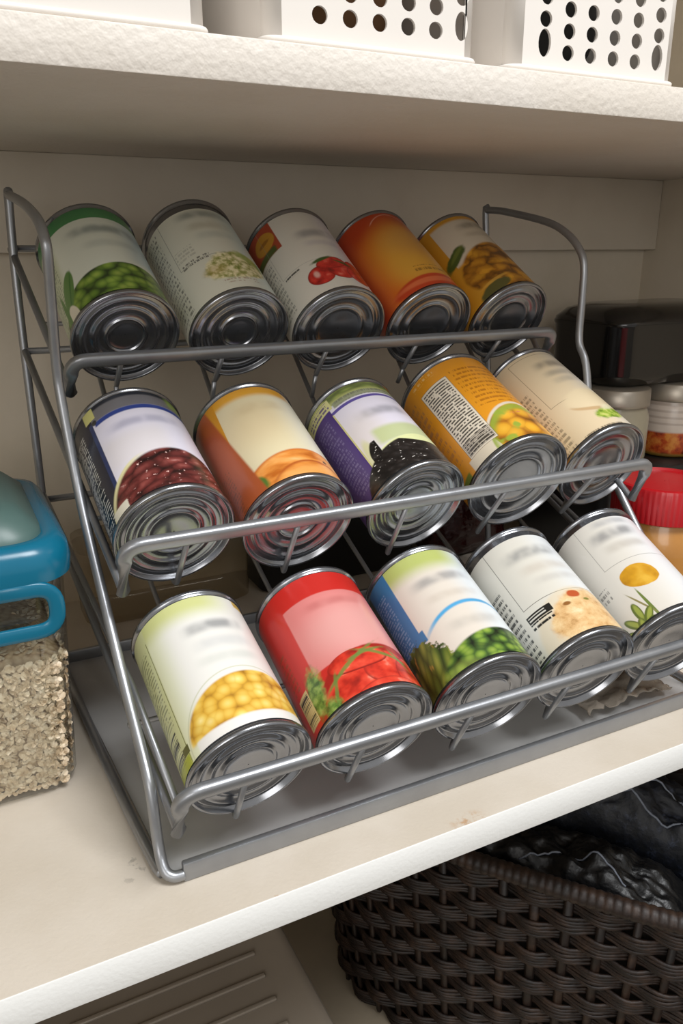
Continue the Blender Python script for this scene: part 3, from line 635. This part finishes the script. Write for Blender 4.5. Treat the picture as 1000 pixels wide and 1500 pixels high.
# rim band, latch window and lid
lidrings = rbox(0, 0, [(0.1490, 0.0665, 0.0795, 0.024), (0.1495, 0.0695, 0.0835, 0.026), (0.158, 0.0705, 0.0845, 0.027), (0.166, 0.0695, 0.0835, 0.027), (0.1715, 0.0650, 0.0790, 0.026), (0.1725, 0.0600, 0.0740, 0.024), (0.1705, 0.0570, 0.0710, 0.022)], n=8)
auto(link('lid', loft(lidrings, True, True), M_TEAL, ct), 60)
M_LIDCLEAR = varied('frosted_lid_panel', '46605c', '536b66', 0.4, scale=15)
auto(link('lid_panel', loft(rbox(0, 0, [(0.1700, 0.0565, 0.0705, 0.022), (0.1745, 0.0560, 0.0690, 0.022), (0.1860, 0.0450, 0.0560, 0.02), (0.1885, 0.0380, 0.0480, 0.018), (0.1890, 0.02, 0.03, 0.012)], n=8), True, True), M_LIDCLEAR, ct), 60)
yf = -0.0810
pth = fillet([(0.012, yf-0.0015, 0.1465), (0.057, yf-0.0015, 0.1465), (0.057, yf+0.0005, 0.1195), (-0.057, yf+0.0005, 0.1195), (-0.057, yf-0.0015, 0.1465), (0.010, yf-0.0015, 0.1465)], 0.012, 6)
link('latch', sweep([pth], 0.0020, 0.0046, n=12, up=(0, 1, 0), sq=3.0), M_TEAL, ct)
# oats: a heap body plus loose flakes
g = G('rolled_oats'); o_ = g.obj(); v_ = g.voro(o_, 260); n_ = g.noise(o_, 120, 4, 0.6)
M_OAT = g.fin(g.mix(g.ramp(v_['Distance'], [(0.0, 'dfcbae'), (0.5, 'cdb492'), (0.9, '94785a')]), 'a78a62', g.mul(n_, 0.5)), 0.8)
g = G('oat_flake_mat'); o_ = g.obj(); n_ = g.noise(o_, 150, 4, 0.6)
M_FLAKE = g.fin(g.ramp(n_, [(0.3, 'b99e7c'), (0.5, 'd9c5a8'), (0.7, 'e8dac4')]), 0.75)
oat = thing('rolled_oats', 'heap of pale rolled oats seen through the clear container', 'oats', (-0.086, 0.178, 0.004)); oat['kind'] = 'stuff'
ol = [(0.0, 0.046, 0.056, 0.015), (0.006, 0.0560, 0.0655, 0.018), (0.085, 0.0590, 0.0705, 0.018), (0.092, 0.050, 0.06, 0.018), (0.096, 0.03, 0.035, 0.015)]
link('oat_heap', loft(rbox(0, 0, ol), True, True), M_OAT, oat)['kind'] = 'stuff'
rnd = random.Random(3); V = []; F = []
def flake(p, nrm, sz):
    t1 = nrm.orthogonal().normalized(); t2 = nrm.cross(t1); a0 = rnd.random()*6.28; b = len(V)
    V.append(p+nrm*sz*0.18)
    for k in range(7):
        a = a0+2*PI*k/7; V.append(p+(t1*math.cos(a)*math.cos(a0)-t2*math.cos(a)*math.sin(a0))*sz+(t1*math.sin(a)*math.sin(a0)+t2*math.sin(a)*math.cos(a0))*sz*0.72+nrm*rnd.uniform(-0.25, 0.15)*sz)
    for k in range(7): F.append((b, b+1+k, b+1+(k+1) % 7))
for i in range(5200):
    side = rnd.random(); z = rnd.uniform(0.002, 0.092)
    k = min(1.0, z/0.085); hx, hy = 0.0562+k*0.0035, 0.0660+k*0.0062
    if side < 0.42: p = Vector((rnd.uniform(-hx, hx)*0.93, -hy, z)); nr = Vector((0, -1, 0))
    elif side < 0.72: p = Vector((hx, rnd.uniform(-hy, hy)*0.93, z)); nr = Vector((1, 0, 0))
    elif side < 0.86:
        a = rnd.uniform(-PI/2, 0); p = Vector((hx-0.017+0.017*math.cos(a), -hy+0.017+0.017*math.sin(a), z)); nr = Vector((math.cos(a), math.sin(a), 0))
    else: p = Vector((rnd.uniform(-hx, hx)*0.9, rnd.uniform(-hy, hy)*0.9, 0.094)); nr = Vector((0, 0, 1))
    nr = (nr+Vector((rnd.gauss(0, .45), rnd.gauss(0, .45), rnd.gauss(0, .45)))).normalized()
    flake(p, nr, rnd.uniform(0.0017, 0.0030))
fo = link('oat_flakes', mesh(V, F), M_FLAKE, oat); fo['kind'] = 'stuff'

# ------------------------------------------------------------------ peanut butter jar with red lid
M_RED = varied('red_lid_plastic', 'b3141c', 'a01018', 0.3, scale=30)
g = G('peanut_butter'); o_ = g.obj(); n_ = g.noise(o_, 40, 4, 0.6)
M_PB = g.fin(g.mix('a8702f', 'c08a48', n_), 0.28, 0, Coat_Weight=0.5, Coat_Roughness=0.08)
pb = thing('spread_jar', 'jar of brown nut spread with a ridged red lid', 'jar', (0.4785, 0.114, 0))
link('jar_body', lathe([(0.0005, 0.0006), (0.036, 0.0006), (0.041, 0.004), (0.0435, 0.012), (0.0435, 0.082), (0.0425, 0.094), (0.0385, 0.104), (0.0370, 0.108), (0.0370, 0.116), (0.0005, 0.116)], 64), M_PB, pb)
V = []; prof = [(0.0405, 0.1085), (0.0425, 0.1095), (0.0428, 0.136), (0.0415, 0.1388), (0.0385, 0.1395), (0.0375, 0.1375), (0.0005, 0.1375)]
N = 180; V = []; F = []
for i, (r, z) in enumerate(prof):
    for j in range(N):
        a = 2*PI*j/N; k = r-(0.0005 if (i in (1, 2) and j % 3 == 0) else 0); V.append((k*math.cos(a), k*math.sin(a), z))
for i in range(len(prof)-1):
    for j in range(N):
        k = (j+1) % N; F.append((i*N+j, i*N+k, (i+1)*N+k, (i+1)*N+j))
auto(link('lid', mesh(V, F), M_RED, pb), 30)

# ------------------------------------------------------------------ stack in the right corner: black box, two jars, black lidded tin
M_BLACK = varied('black_plastic', '0d0d0e', '141414', 0.4, scale=30)
M_GLOSS = varied('black_enamel', '0b0b0b', '191817', 0.16, scale=12, Coat_Weight=0.4)
bb = thing('storage_box', 'plain black storage box standing under two small jars', 'box', (0.602, 0.272, 0))
auto(link('box_body', loft(rbox(0, 0, [(0.0005, 0.094, 0.062), (0.004, 0.098, 0.066), (0.096, 0.100, 0.068)], 0.012), True, True), M_BLACK, bb), 50)
auto(link('box_lid', loft(rbox(0, 0, [(0.0965, 0.101, 0.069), (0.110, 0.102, 0.070), (0.1145, 0.099, 0.067)], 0.013), True, True), M_BLACK, bb), 50)
M_JLID = varied('brushed_jar_lid', '9c9488', 'b0a799', 0.38, 0.6, scale=60)
def jar(name, label, x, y, z, mats, r=0.0345, h=0.0785):
    t = thing(name, label, 'jar', (x, y, z), 'small jars in the corner stack')
    link('jar_body', lathe([(0.0005, 0.0003), (r-0.004, 0.0003), (r-0.0008, 0.003), (r, 0.008), (r, h*0.62), (r-0.002, h*0.70), (r-0.0035, h*0.74), (r-0.0035, h-0.001), (0.0005, h-0.001)], 48), mats, t)
    link('lid', lathe([(r-0.0025, h*0.76), (r-0.0008, h*0.765), (r-0.0005, h*0.80), (r-0.001, h-0.001), (r-0.0025, h), (0.0005, h)], 48), M_JLID, t)
g = G('pale_jar'); o_ = g.obj(); M_J1 = g.fin(g.mix('a79f8a', '8f8874', g.noise(o_, 30, 3)), 0.25)
g = G('banded_jar'); o_ = g.obj(); x_, y_, z_ = g.sep(o_); n_ = g.noise(o_, 70, 4, 0.6)
c_ = g.mix(g.ramp(n_, [(0.35, '5a1a10'), (0.5, 'a3421c'), (0.65, 'c07a34')]), g.mix('c9bdb0', 'b8aba0', n_), g.step(z_, 0.026, 0.029))
c_ = g.mix(c_, '7a6a60', g.mul(g.step(g.M('ABSOLUTE', g.sub(g.M('FRACT', g.mul(z_, 150.0)), 0.5)), 0.25, 0.1), g.mul(g.step(z_, 0.032, 0.034), 0.35)))
M_J2 = g.fin(g.mix(c_, '8a6a2c', g.step(z_, 0.006, 0.003)), 0.25)
jar('small_jar', 'small pale jar with metal lid beside the striped jar', 0.5555, 0.255, 0.1147, M_J1)
jar('small_jar', 'small white jar with rust red band along its bottom', 0.6385, 0.255, 0.1147, M_J2)
tn = thing('lidded_tin', 'glossy black rounded tin with domed lid on two jars', 'tin', (0.630, 0.290, 0.1935))
auto(link('tin_body', loft(rbox(0, 0, [(0.0003, 0.088, 0.046), (0.003, 0.094, 0.052), (0.012, 0.0965, 0.0545), (0.058, 0.0975, 0.0555), (0.060, 0.0985, 0.0565), (0.0625, 0.0985, 0.0565)], 0.024, 8), True, True), M_GLOSS, tn), 60)
auto(link('tin_lid', loft(rbox(0, 0, [(0.0627, 0.0985, 0.0565), (0.066, 0.0980, 0.0560), (0.075, 0.0900, 0.0480), (0.0800, 0.0750, 0.0360), (0.0815, 0.05, 0.02, 0.018)], 0.026, 8), True, True), M_GLOSS, tn), 60)

# ------------------------------------------------------------------ things behind and under the rack
M_SMOKE = varied('smoky_plastic', '57524a', '4a463f', 0.15, scale=10, Transmission_Weight=0.35, IOR=1.2)
sb = thing('plastic_bin', 'smoky see-through bin standing behind the rack', 'bin', (0.098, 0.362, 0))
M_SMOKE = clear('smoky_film', 'f1ede5', 0.12, 0.15)
auto(link('bin_body', loft(rbox(0, 0, [(0.0005, 0.074, 0.024), (0.004, 0.079, 0.028), (0.072, 0.080, 0.029)], 0.014), True, True), M_SMOKE, sb), 50)
auto(link('bin_lid', loft(rbox(0, 0, [(0.0722, 0.081, 0.030), (0.078, 0.081, 0.030), (0.080, 0.079, 0.028)], 0.014), True, True), M_SMOKE, sb), 50)
bk = thing('black_canister', 'tall matte black lidded box standing behind the rack', 'box', (0.277, 0.362, 0))
auto(link('box_body', loft(rbox(0, 0, [(0.0005, 0.086, 0.024), (0.004, 0.089, 0.027), (0.120, 0.090, 0.028)], 0.012), True, True), M_BLACK, bk), 50)
auto(link('box_lid', loft(rbox(0, 0, [(0.1203, 0.0915, 0.0295), (0.132, 0.0915, 0.0295), (0.135, 0.089, 0.027)], 0.012), True, True), M_BLACK, bk), 50)
M_MAROON = varied('maroon_wrap', '3c120f', '240a09', 0.22, scale=60, bs=0.8, bscale=60, bd=0.003)
def lump(cx, cy, cz, hx, hy, hz, seed, amp=0.25, sc=30, sub=4, flat=True):
    bm = bmesh.new(); bmesh.ops.create_icosphere(bm, subdivisions=sub, radius=1)
    for v in bm.verts:
        n = v.co.normalized(); q = Vector((n.x*hx, n.y*hy, n.z*hz))
        k = 1+amp*mnoise.fractal(q*sc+Vector((seed, seed, 0)), 1.0, 2.0, 4)
        e = 0.75; q = Vector((math.copysign(abs(n.x)**e, n.x)*hx, math.copysign(abs(n.y)**e, n.y)*hy, math.copysign(abs(n.z)**e, n.z)*hz))*k
        v.co = q+Vector((cx, cy, cz))
        if flat: v.co.z = max(v.co.z, cz-hz*0.92)
    return from_bm(bm)
tag(link('snack_bag', lump(0.432, 0.352, 0.0475, 0.055, 0.036, 0.050, 4, 0.16, 40, 5), M_MAROON), 'dark maroon crinkled bag lying behind the rack', 'bag')
g = G('thin_plastic'); o_ = g.obj(); g.bump(g.noise(o_, 90, 4, 0.6), 0.9, 0.002)
M_FILM = g.fin(g.mix('cfc4b6', 'a3998c', g.noise(o_, 40, 3)), 0.18, 0, Transmission_Weight=0.55, IOR=1.15)
def sheet(x0, x1, y0, y1, z, amp, seed, nx=40, ny=24, sc=45, rot=0.0):
    V = []; F = []; cx, cy = (x0+x1)/2, (y0+y1)/2; c, s = math.cos(rot), math.sin(rot)
    for lay in (0, 1):
        for j in range(ny):
            for i in range(nx):
                px = x0+(x1-x0)*i/(nx-1); py = y0+(y1-y0)*j/(ny-1)
                px += 0.004*mnoise.noise(Vector((j*0.4, seed, 1))); py += 0.004*mnoise.noise(Vector((i*0.3, seed, 5)))
                X = cx+(px-cx)*c-(py-cy)*s; Y = cy+(px-cx)*s+(py-cy)*c
                h = z+amp*(0.5+0.5*mnoise.fractal(Vector((X*sc, Y*sc, seed)), 0.9, 2.0, 4))
                V.append((X, Y, max(z*0.3, h)-lay*0.0006))
    m = nx*ny
    for j in range(ny-1):
        for i in range(nx-1):
            a = j*nx+i; F.append((a, a+1, a+nx+1, a+nx)); F.append((m+a, m+a+nx, m+a+nx+1, m+a+1))
    for i in range(nx-1):
        F.append((i, m+i, m+i+1, i+1)); a = (ny-1)*nx+i; F.append((a, a+1, m+a+1, m+a))
    for j in range(ny-1):
        a = j*nx; F.append((a, a+nx, m+a+nx, m+a)); a += nx-1; F.append((a, m+a, m+a+nx, a+nx))
    return mesh(V, F)
tag(link('plastic_wrapper', sheet(0.315, 0.398, 0.012, 0.062, 0.0045, 0.014, 3.3), M_FILM), 'crumpled clear plastic wrapper under the bottom tier', 'wrapper')

# ------------------------------------------------------------------ white bins on the upper shelf
M_WHITE = varied('white_plastic', 'e3ddd6', 'dcd6cf', 0.28, scale=8)
def bin_(name, label, x0, x1, yf, depth, h, holes, group=None, rad=0.008):
    z0 = UZ1; t = thing(name, label, 'bin', ((x0+x1)/2, yf+depth/2, z0), group)
    hx, hy = (x1-x0)/2, depth/2; th = 0.0016
    # floor and three walls as one open shell (front left out), front panel with real holes as a part of its own
    def wall(me, nm): return auto(link(nm, me, M_WHITE, t), 40)
    wall(box(-hx+rad*0.3, hx-rad*0.3, -hy+th, hy, 0.0004, 0.0024, 0.0006), 'bin_floor')
    wall(box(-hx, -hx+th, -hy+rad, hy, 0.0006, h, 0.0005), 'side_panel')
    wall(box(hx-th, hx, -hy+rad, hy, 0.0006, h, 0.0005), 'side_panel')
    wall(box(-hx+th, hx-th, hy-th, hy, 0.0006, h, 0.0005), 'back_panel')
    bm = bmesh.new()
    def loop(pts):
        vs = [bm.verts.new((x, 0, z)) for x, z in pts]
        return [bm.edges.new((vs[i], vs[(i+1) % len(vs)])) for i in range(len(vs))]
    cz = h/2
    ed = loop([(x, cz+z) for x, z in rrect(hx-rad+0.0002, h/2-0.0005, 0.0006, 2)])
    for hx_, hz_, ra, rb in holes:
        n = 18
        ed += loop([((hx_-(x0+x1)/2)+ra*math.cos(2*PI*k/n), hz_-z0+rb*math.sin(2*PI*k/n)) for k in range(n)])
    bmesh.ops.triangle_fill(bm, edges=ed, use_beauty=True)
    bmesh.ops.recalc_face_normals(bm, faces=bm.faces[:])
    src = bm.faces[:]
    res = bmesh.ops.extrude_face_region(bm, geom=src)
    for v in [q for q in res['geom'] if isinstance(q, bmesh.types.BMVert)]: v.co.y += th
    bmesh.ops.recalc_face_normals(bm, faces=bm.faces[:])
    for v in bm.verts: v.co.y += -hy
    fp = link('front_panel', from_bm(bm), M_WHITE, t, smooth=False)
    # rounded vertical corners and the bottom lip
    for s in (-1, 1):
        V = []; F = []; n = 8
        for k in range(n+1):
            a = math.radians(90*k/n)
            for rr_ in (rad, rad-th):
                x = s*(hx-rad+rr_*math.sin(a)); y = -hy+rad-rr_*math.cos(a)
                V += [(x, y, 0.0006), (x, y, h)]
        for k in range(n):
            b = k*4; F += [(b, b+4, b+5, b+1), (b+2, b+3, b+7, b+6), (b+1, b+5, b+7, b+3), (b, b+2, b+6, b+4)]
        link('corner', mesh(V, F), M_WHITE, t)
    link('bottom_lip', sweep([fillet([(-hx-0.0004, 0, 0.0022), (-hx-0.0004, -hy-0.0004, 0.0022), (hx+0.0004, -hy-0.0004, 0.0022), (hx+0.0004, 0, 0.0022)], rad, 5)], 0.0016, n=8), M_WHITE, t)
    link('top_rim', sweep([fillet([(-hx, hy, h), (-hx, -hy, h), (hx, -hy, h), (hx, hy, h), (-hx, hy, h)], rad, 5)], 0.0030, n=8), M_WHITE, t)
    return t
bin_('plain_bin', 'plain white plastic bin without any holes', -0.14, 0.0612, 0.043, 0.26, 0.11, [])
H2 = []
for k in range(6):
    x = 0.1183+0.01665*k
    if k == 5: H2 += [(0.2008, 0.4411, 0.0040, 0.0068)]+[(0.2008, 0.4545+0.0108*j, 0.0040, 0.0040) for j in range(6)]
    else: H2 += [(x, 0.4377+0.0108*j, 0.0042, 0.0040) for j in range(8) if not (k == 0 and j == 1)]
bin_('perforated_bin', 'white perforated plastic bin with brown contents behind its holes', 0.0905, 0.2110, 0.0440, 0.24, 0.11, H2, 'perforated bins on the upper shelf')
H3 = []
for k, x in enumerate((0.2568, 0.2740, 0.2908, 0.3082, 0.3255, 0.3430)):
    if k in (0, 5): H3 += [(x, 0.4388, 0.0044, 0.0070)]+[(x, 0.4505+0.0108*j, 0.0042, 0.0040) for j in range(7)]
    else: H3 += [(x, 0.4352+0.0108*j, 0.0042, 0.0040) for j in range(8)]
bin_('perforated_bin', 'white perforated plastic bin with dark contents behind its holes', 0.2340, 0.3590, 0.0440, 0.24, 0.11, H3, 'perforated bins on the upper shelf')
M_KRAFT = varied('brown_paper', '8a6542', '6d4c30', 0.7, scale=30)
tag(link('paper_bag', lump(0.1600, 0.135, UZ1+0.0440, 0.036, 0.070, 0.043, 9, 0.08, 20, 4), M_KRAFT), 'brown paper bag inside the perforated bin', 'bag')
tag(link('dark_pouch', lump(0.2965, 0.150, UZ1+0.0440, 0.044, 0.080, 0.043, 17, 0.08, 20, 4), varied('charcoal_cloth', '2a2825', '1c1a18', 0.8, scale=40)), 'charcoal pouch inside the perforated bin', 'pouch')

# ------------------------------------------------------------------ below the shelf: translucent tote, wicker basket, bags
M_TOTE = varied('frosted_tote', '93897c', '867c70', 0.35, scale=12)
tt = thing('storage_tote', 'frosted white storage tote with ribbed lid below the shelf', 'tote', (0.030, 0.190, -0.46))
auto(link('tote_body', loft(rbox(0, 0, [(0.0005, 0.095, 0.125), (0.004, 0.10, 0.13), (0.165, 0.112, 0.142)], 0.02), True, True), M_TOTE, tt), 50)
lidr = rbox(0, 0, [(0.1655, 0.114, 0.144), (0.178, 0.115, 0.145), (0.180, 0.113, 0.143), (0.180, 0.104, 0.134), (0.176, 0.099, 0.129), (0.176, 0.05, 0.07)], 0.018)
tl = auto(link('tote_lid', loft(lidr, True, True), M_TOTE, tt), 50)
for k in range(9):
    y = -0.105+0.026*k
    auto(link('rib', box(-0.082, 0.082, y-0.0022, y+0.0022, 0.1757, 0.1785, 0.001, 2), M_TOTE, tl), 50)

g = G('dark_wicker'); o_ = g.obj(); n_ = g.noise(o_, 70, 4, 0.6)
g.bump(g.noise(o_, 500, 2), 0.3, 0.0006)
M_WICK = g.fin(g.ramp(n_, [(0.3, '110a06'), (0.5, '23160f'), (0.7, '3a281c')]), 0.55)
bs = thing('wicker_basket', 'dark brown oval wicker basket with wrapped rim below the shelf', 'basket', (0.4297, 0.1471, -0.46))
ANG = math.radians(-52); HA, HB, EXP, BH = 0.252, 0.118, 3.2, 0.255
def bpos(t, z, out=0.0):
    k = 0.90+0.10*min(1.0, z/BH); c, s = math.cos(t), math.sin(t)
    x = math.copysign(abs(c)**(2/EXP), c)*HA*k; y = math.copysign(abs(s)**(2/EXP), s)*HB*k
    l_ = math.hypot(x/HA, y/HB); nx, ny = x/(HA*HA), y/(HB*HB); nl = math.hypot(nx, ny) or 1
    x += nx/nl*out; y += ny/nl*out
    return Vector((x*math.cos(ANG)-y*math.sin(ANG), x*math.sin(ANG)+y*math.cos(ANG), z))
# even arc-length parameters
TT = [2*PI*i/2000 for i in range(2001)]; acc = [0.0]
for i in range(2000): acc.append(acc[-1]+(bpos(TT[i+1], BH)-bpos(TT[i], BH)).length)
def par(f):
    f = (f % 1.0)*acc[-1]; lo_, hi_ = 0, 2000
    while hi_-lo_ > 1:
        m = (lo_+hi_)//2
        if acc[m] <= f: lo_ = m
        else: hi_ = m
    return TT[lo_]+(TT[hi_]-TT[lo_])*((f-acc[lo_])/(acc[hi_]-acc[lo_]+1e-12))
NS = 44; NSEG = NS*6
PARS = [par(i/NSEG) for i in range(NSEG)]
link('liner', loft([[bpos(PARS[i], z, -0.0075) for i in range(0, NSEG, 2)] for z in (0.003, 0.05, 0.15, BH-0.004)], True, False), varied('wicker_core', '1a100a', '120a06', 0.8), bs)
for s in range(NS):
    link('stake', sweep([[bpos(PARS[s*6], z, 0.0) for z in (0.004, 0.06, 0.12, 0.18, BH)]], 0.0030, 0.0046, n=6, up=(0, 0.01, 1)), M_WICK, bs)
rows = 14
for rI in range(rows):
    zc = 0.010+(BH-0.022)*rI/(rows-1); paths = []
    for q in range(5):
        zz = zc+(q-2)*0.0035
        paths.append([bpos(PARS[i], min(BH-0.002, max(0.002, zz+0.0006*math.sin(i*0.7+q*2+rI))), 0.0046*math.cos(PI*(i/6+rI))+0.0006*math.sin(i*0.31+q)) for i in range(NSEG)])
    link('woven_row', sweep(paths, 0.0020, 0.0019, n=6, up=(0, 0, 1), closed=True), M_WICK, bs)
NR = 900
rimp = [bpos(par(i/NR), BH+0.004) for i in range(NR)]
link('rim', sweep([rimp], 0.0085, 0.0095, n=10, up=(0, 0, 1), closed=True, radf=lambda f: 0.90+0.10*abs(math.sin(PI*f*180))), M_WICK, bs)
def bag_point(u, v, hx, hy, z0, hz, seed, dx, dy, sc=22, amp=0.35, rot=0.0):
    k = max(0.0, 1-abs(u)**3)*max(0.0, 1-abs(v)**3)
    x0_, y0_ = u*hx, v*hy
    X = dx+x0_*math.cos(rot)-y0_*math.sin(rot); Y = dy+x0_*math.sin(rot)+y0_*math.cos(rot)
    h = hz*k**0.5*(1+amp*mnoise.fractal(Vector((X*sc, Y*sc, seed)), 0.8, 2.1, 5))+0.012*abs(mnoise.noise(Vector((X*sc*1.6, Y*sc*0.6, seed+9))))*k
    return Vector((X, Y, z0+h))
def bag_mesh(hx, hy, z0, hz, seed, dx, dy, sc=22, amp=0.35, rot=0.0):
    V = []; F = []; N = 72
    for j in range(N):
        for i in range(N):
            u, v = -1+2*i/(N-1), -1+2*j/(N-1)
            V.append(tuple(bag_point(u, v, hx, hy, z0, hz, seed, dx, dy, sc, amp, rot)))
    for j in range(N-1):
        for i in range(N-1):
            a = j*N+i; F.append((a, a+1, a+N+1, a+N))
    b = len(V); V += [(x, y, z0-0.03) for (x, y, z) in V[:]]
    for j in range(N-1):
        for i in range(N-1):
            a = b+j*N+i; F.append((a, a+N, a+N+1, a+1))
    edge = [i for i in range(N)]+[j*N+N-1 for j in range(1, N)]+[(N-1)*N+i for i in range(N-2, -1, -1)]+[j*N for j in range(N-2, 0, -1)]
    for i in range(len(edge)):
        p_, q_ = edge[i], edge[(i+1) % len(edge)]; F.append((p_, p_+b, q_+b, q_))
    return mesh(V, F)
M_BAG = varied('black_bag', '050608', '090a0e', 0.4, scale=30, bs=0.5, bscale=120, bd=0.002)
g = G('navy_cloth'); o_ = g.obj(); n_ = g.noise(o_, 120, 4, 0.7)
g.bump(g.noise(o_, 60, 4), 0.6, 0.003)
M_NAVY = g.fin(g.ramp(n_, [(0.35, '06080d'), (0.58, '0e131e'), (0.74, '343c4e')]), 0.55)
base = Vector((0.4297, 0.1471))
U_ = Vector((math.cos(ANG), math.sin(ANG))); Vv = Vector((-math.sin(ANG), math.cos(ANG)))
p1 = base+U_*-0.01+Vv*-0.050; p2 = base+U_*0.0+Vv*0.046
M_SEAM = varied('pale_stitching', '8d93a0', '5d6470', 0.5, scale=300)
A1_ = (0.140, 0.040, -0.255, 0.045, 2.0, p1.x, p1.y); A2_ = (0.150, 0.044, -0.245, 0.060, 7.0, p2.x, p2.y)
b1 = tag(link('black_bag', bag_mesh(*A1_, rot=ANG), M_BAG), 'shiny black folded bag inside the wicker basket', 'bag')
b2 = tag(link('navy_bundle', bag_mesh(*A2_, rot=ANG), M_NAVY), 'dark navy crumpled bundle with pale seams inside the wicker basket', 'clothes')
def seam(par_, args, uv, r):
    pts = [bag_point(u, v, *args, rot=ANG)+Vector((0, 0, 0.0004)) for u, v in uv]
    link('seam', sweep([pts], r, n=6), M_SEAM, par_)
seam(b1, A1_, [(-0.1+0.022*k, -0.75+0.5*math.sin(k*0.09)) for k in range(32)], 0.0010)
seam(b2, A2_, [(-0.6+0.035*k, -0.62+0.10*math.sin(k*0.5)) for k in range(44)], 0.0012)
seam(b2, A2_, [(-0.6+0.035*k, -0.05+0.12*math.sin(k*0.4+1)) for k in range(44)], 0.0011)
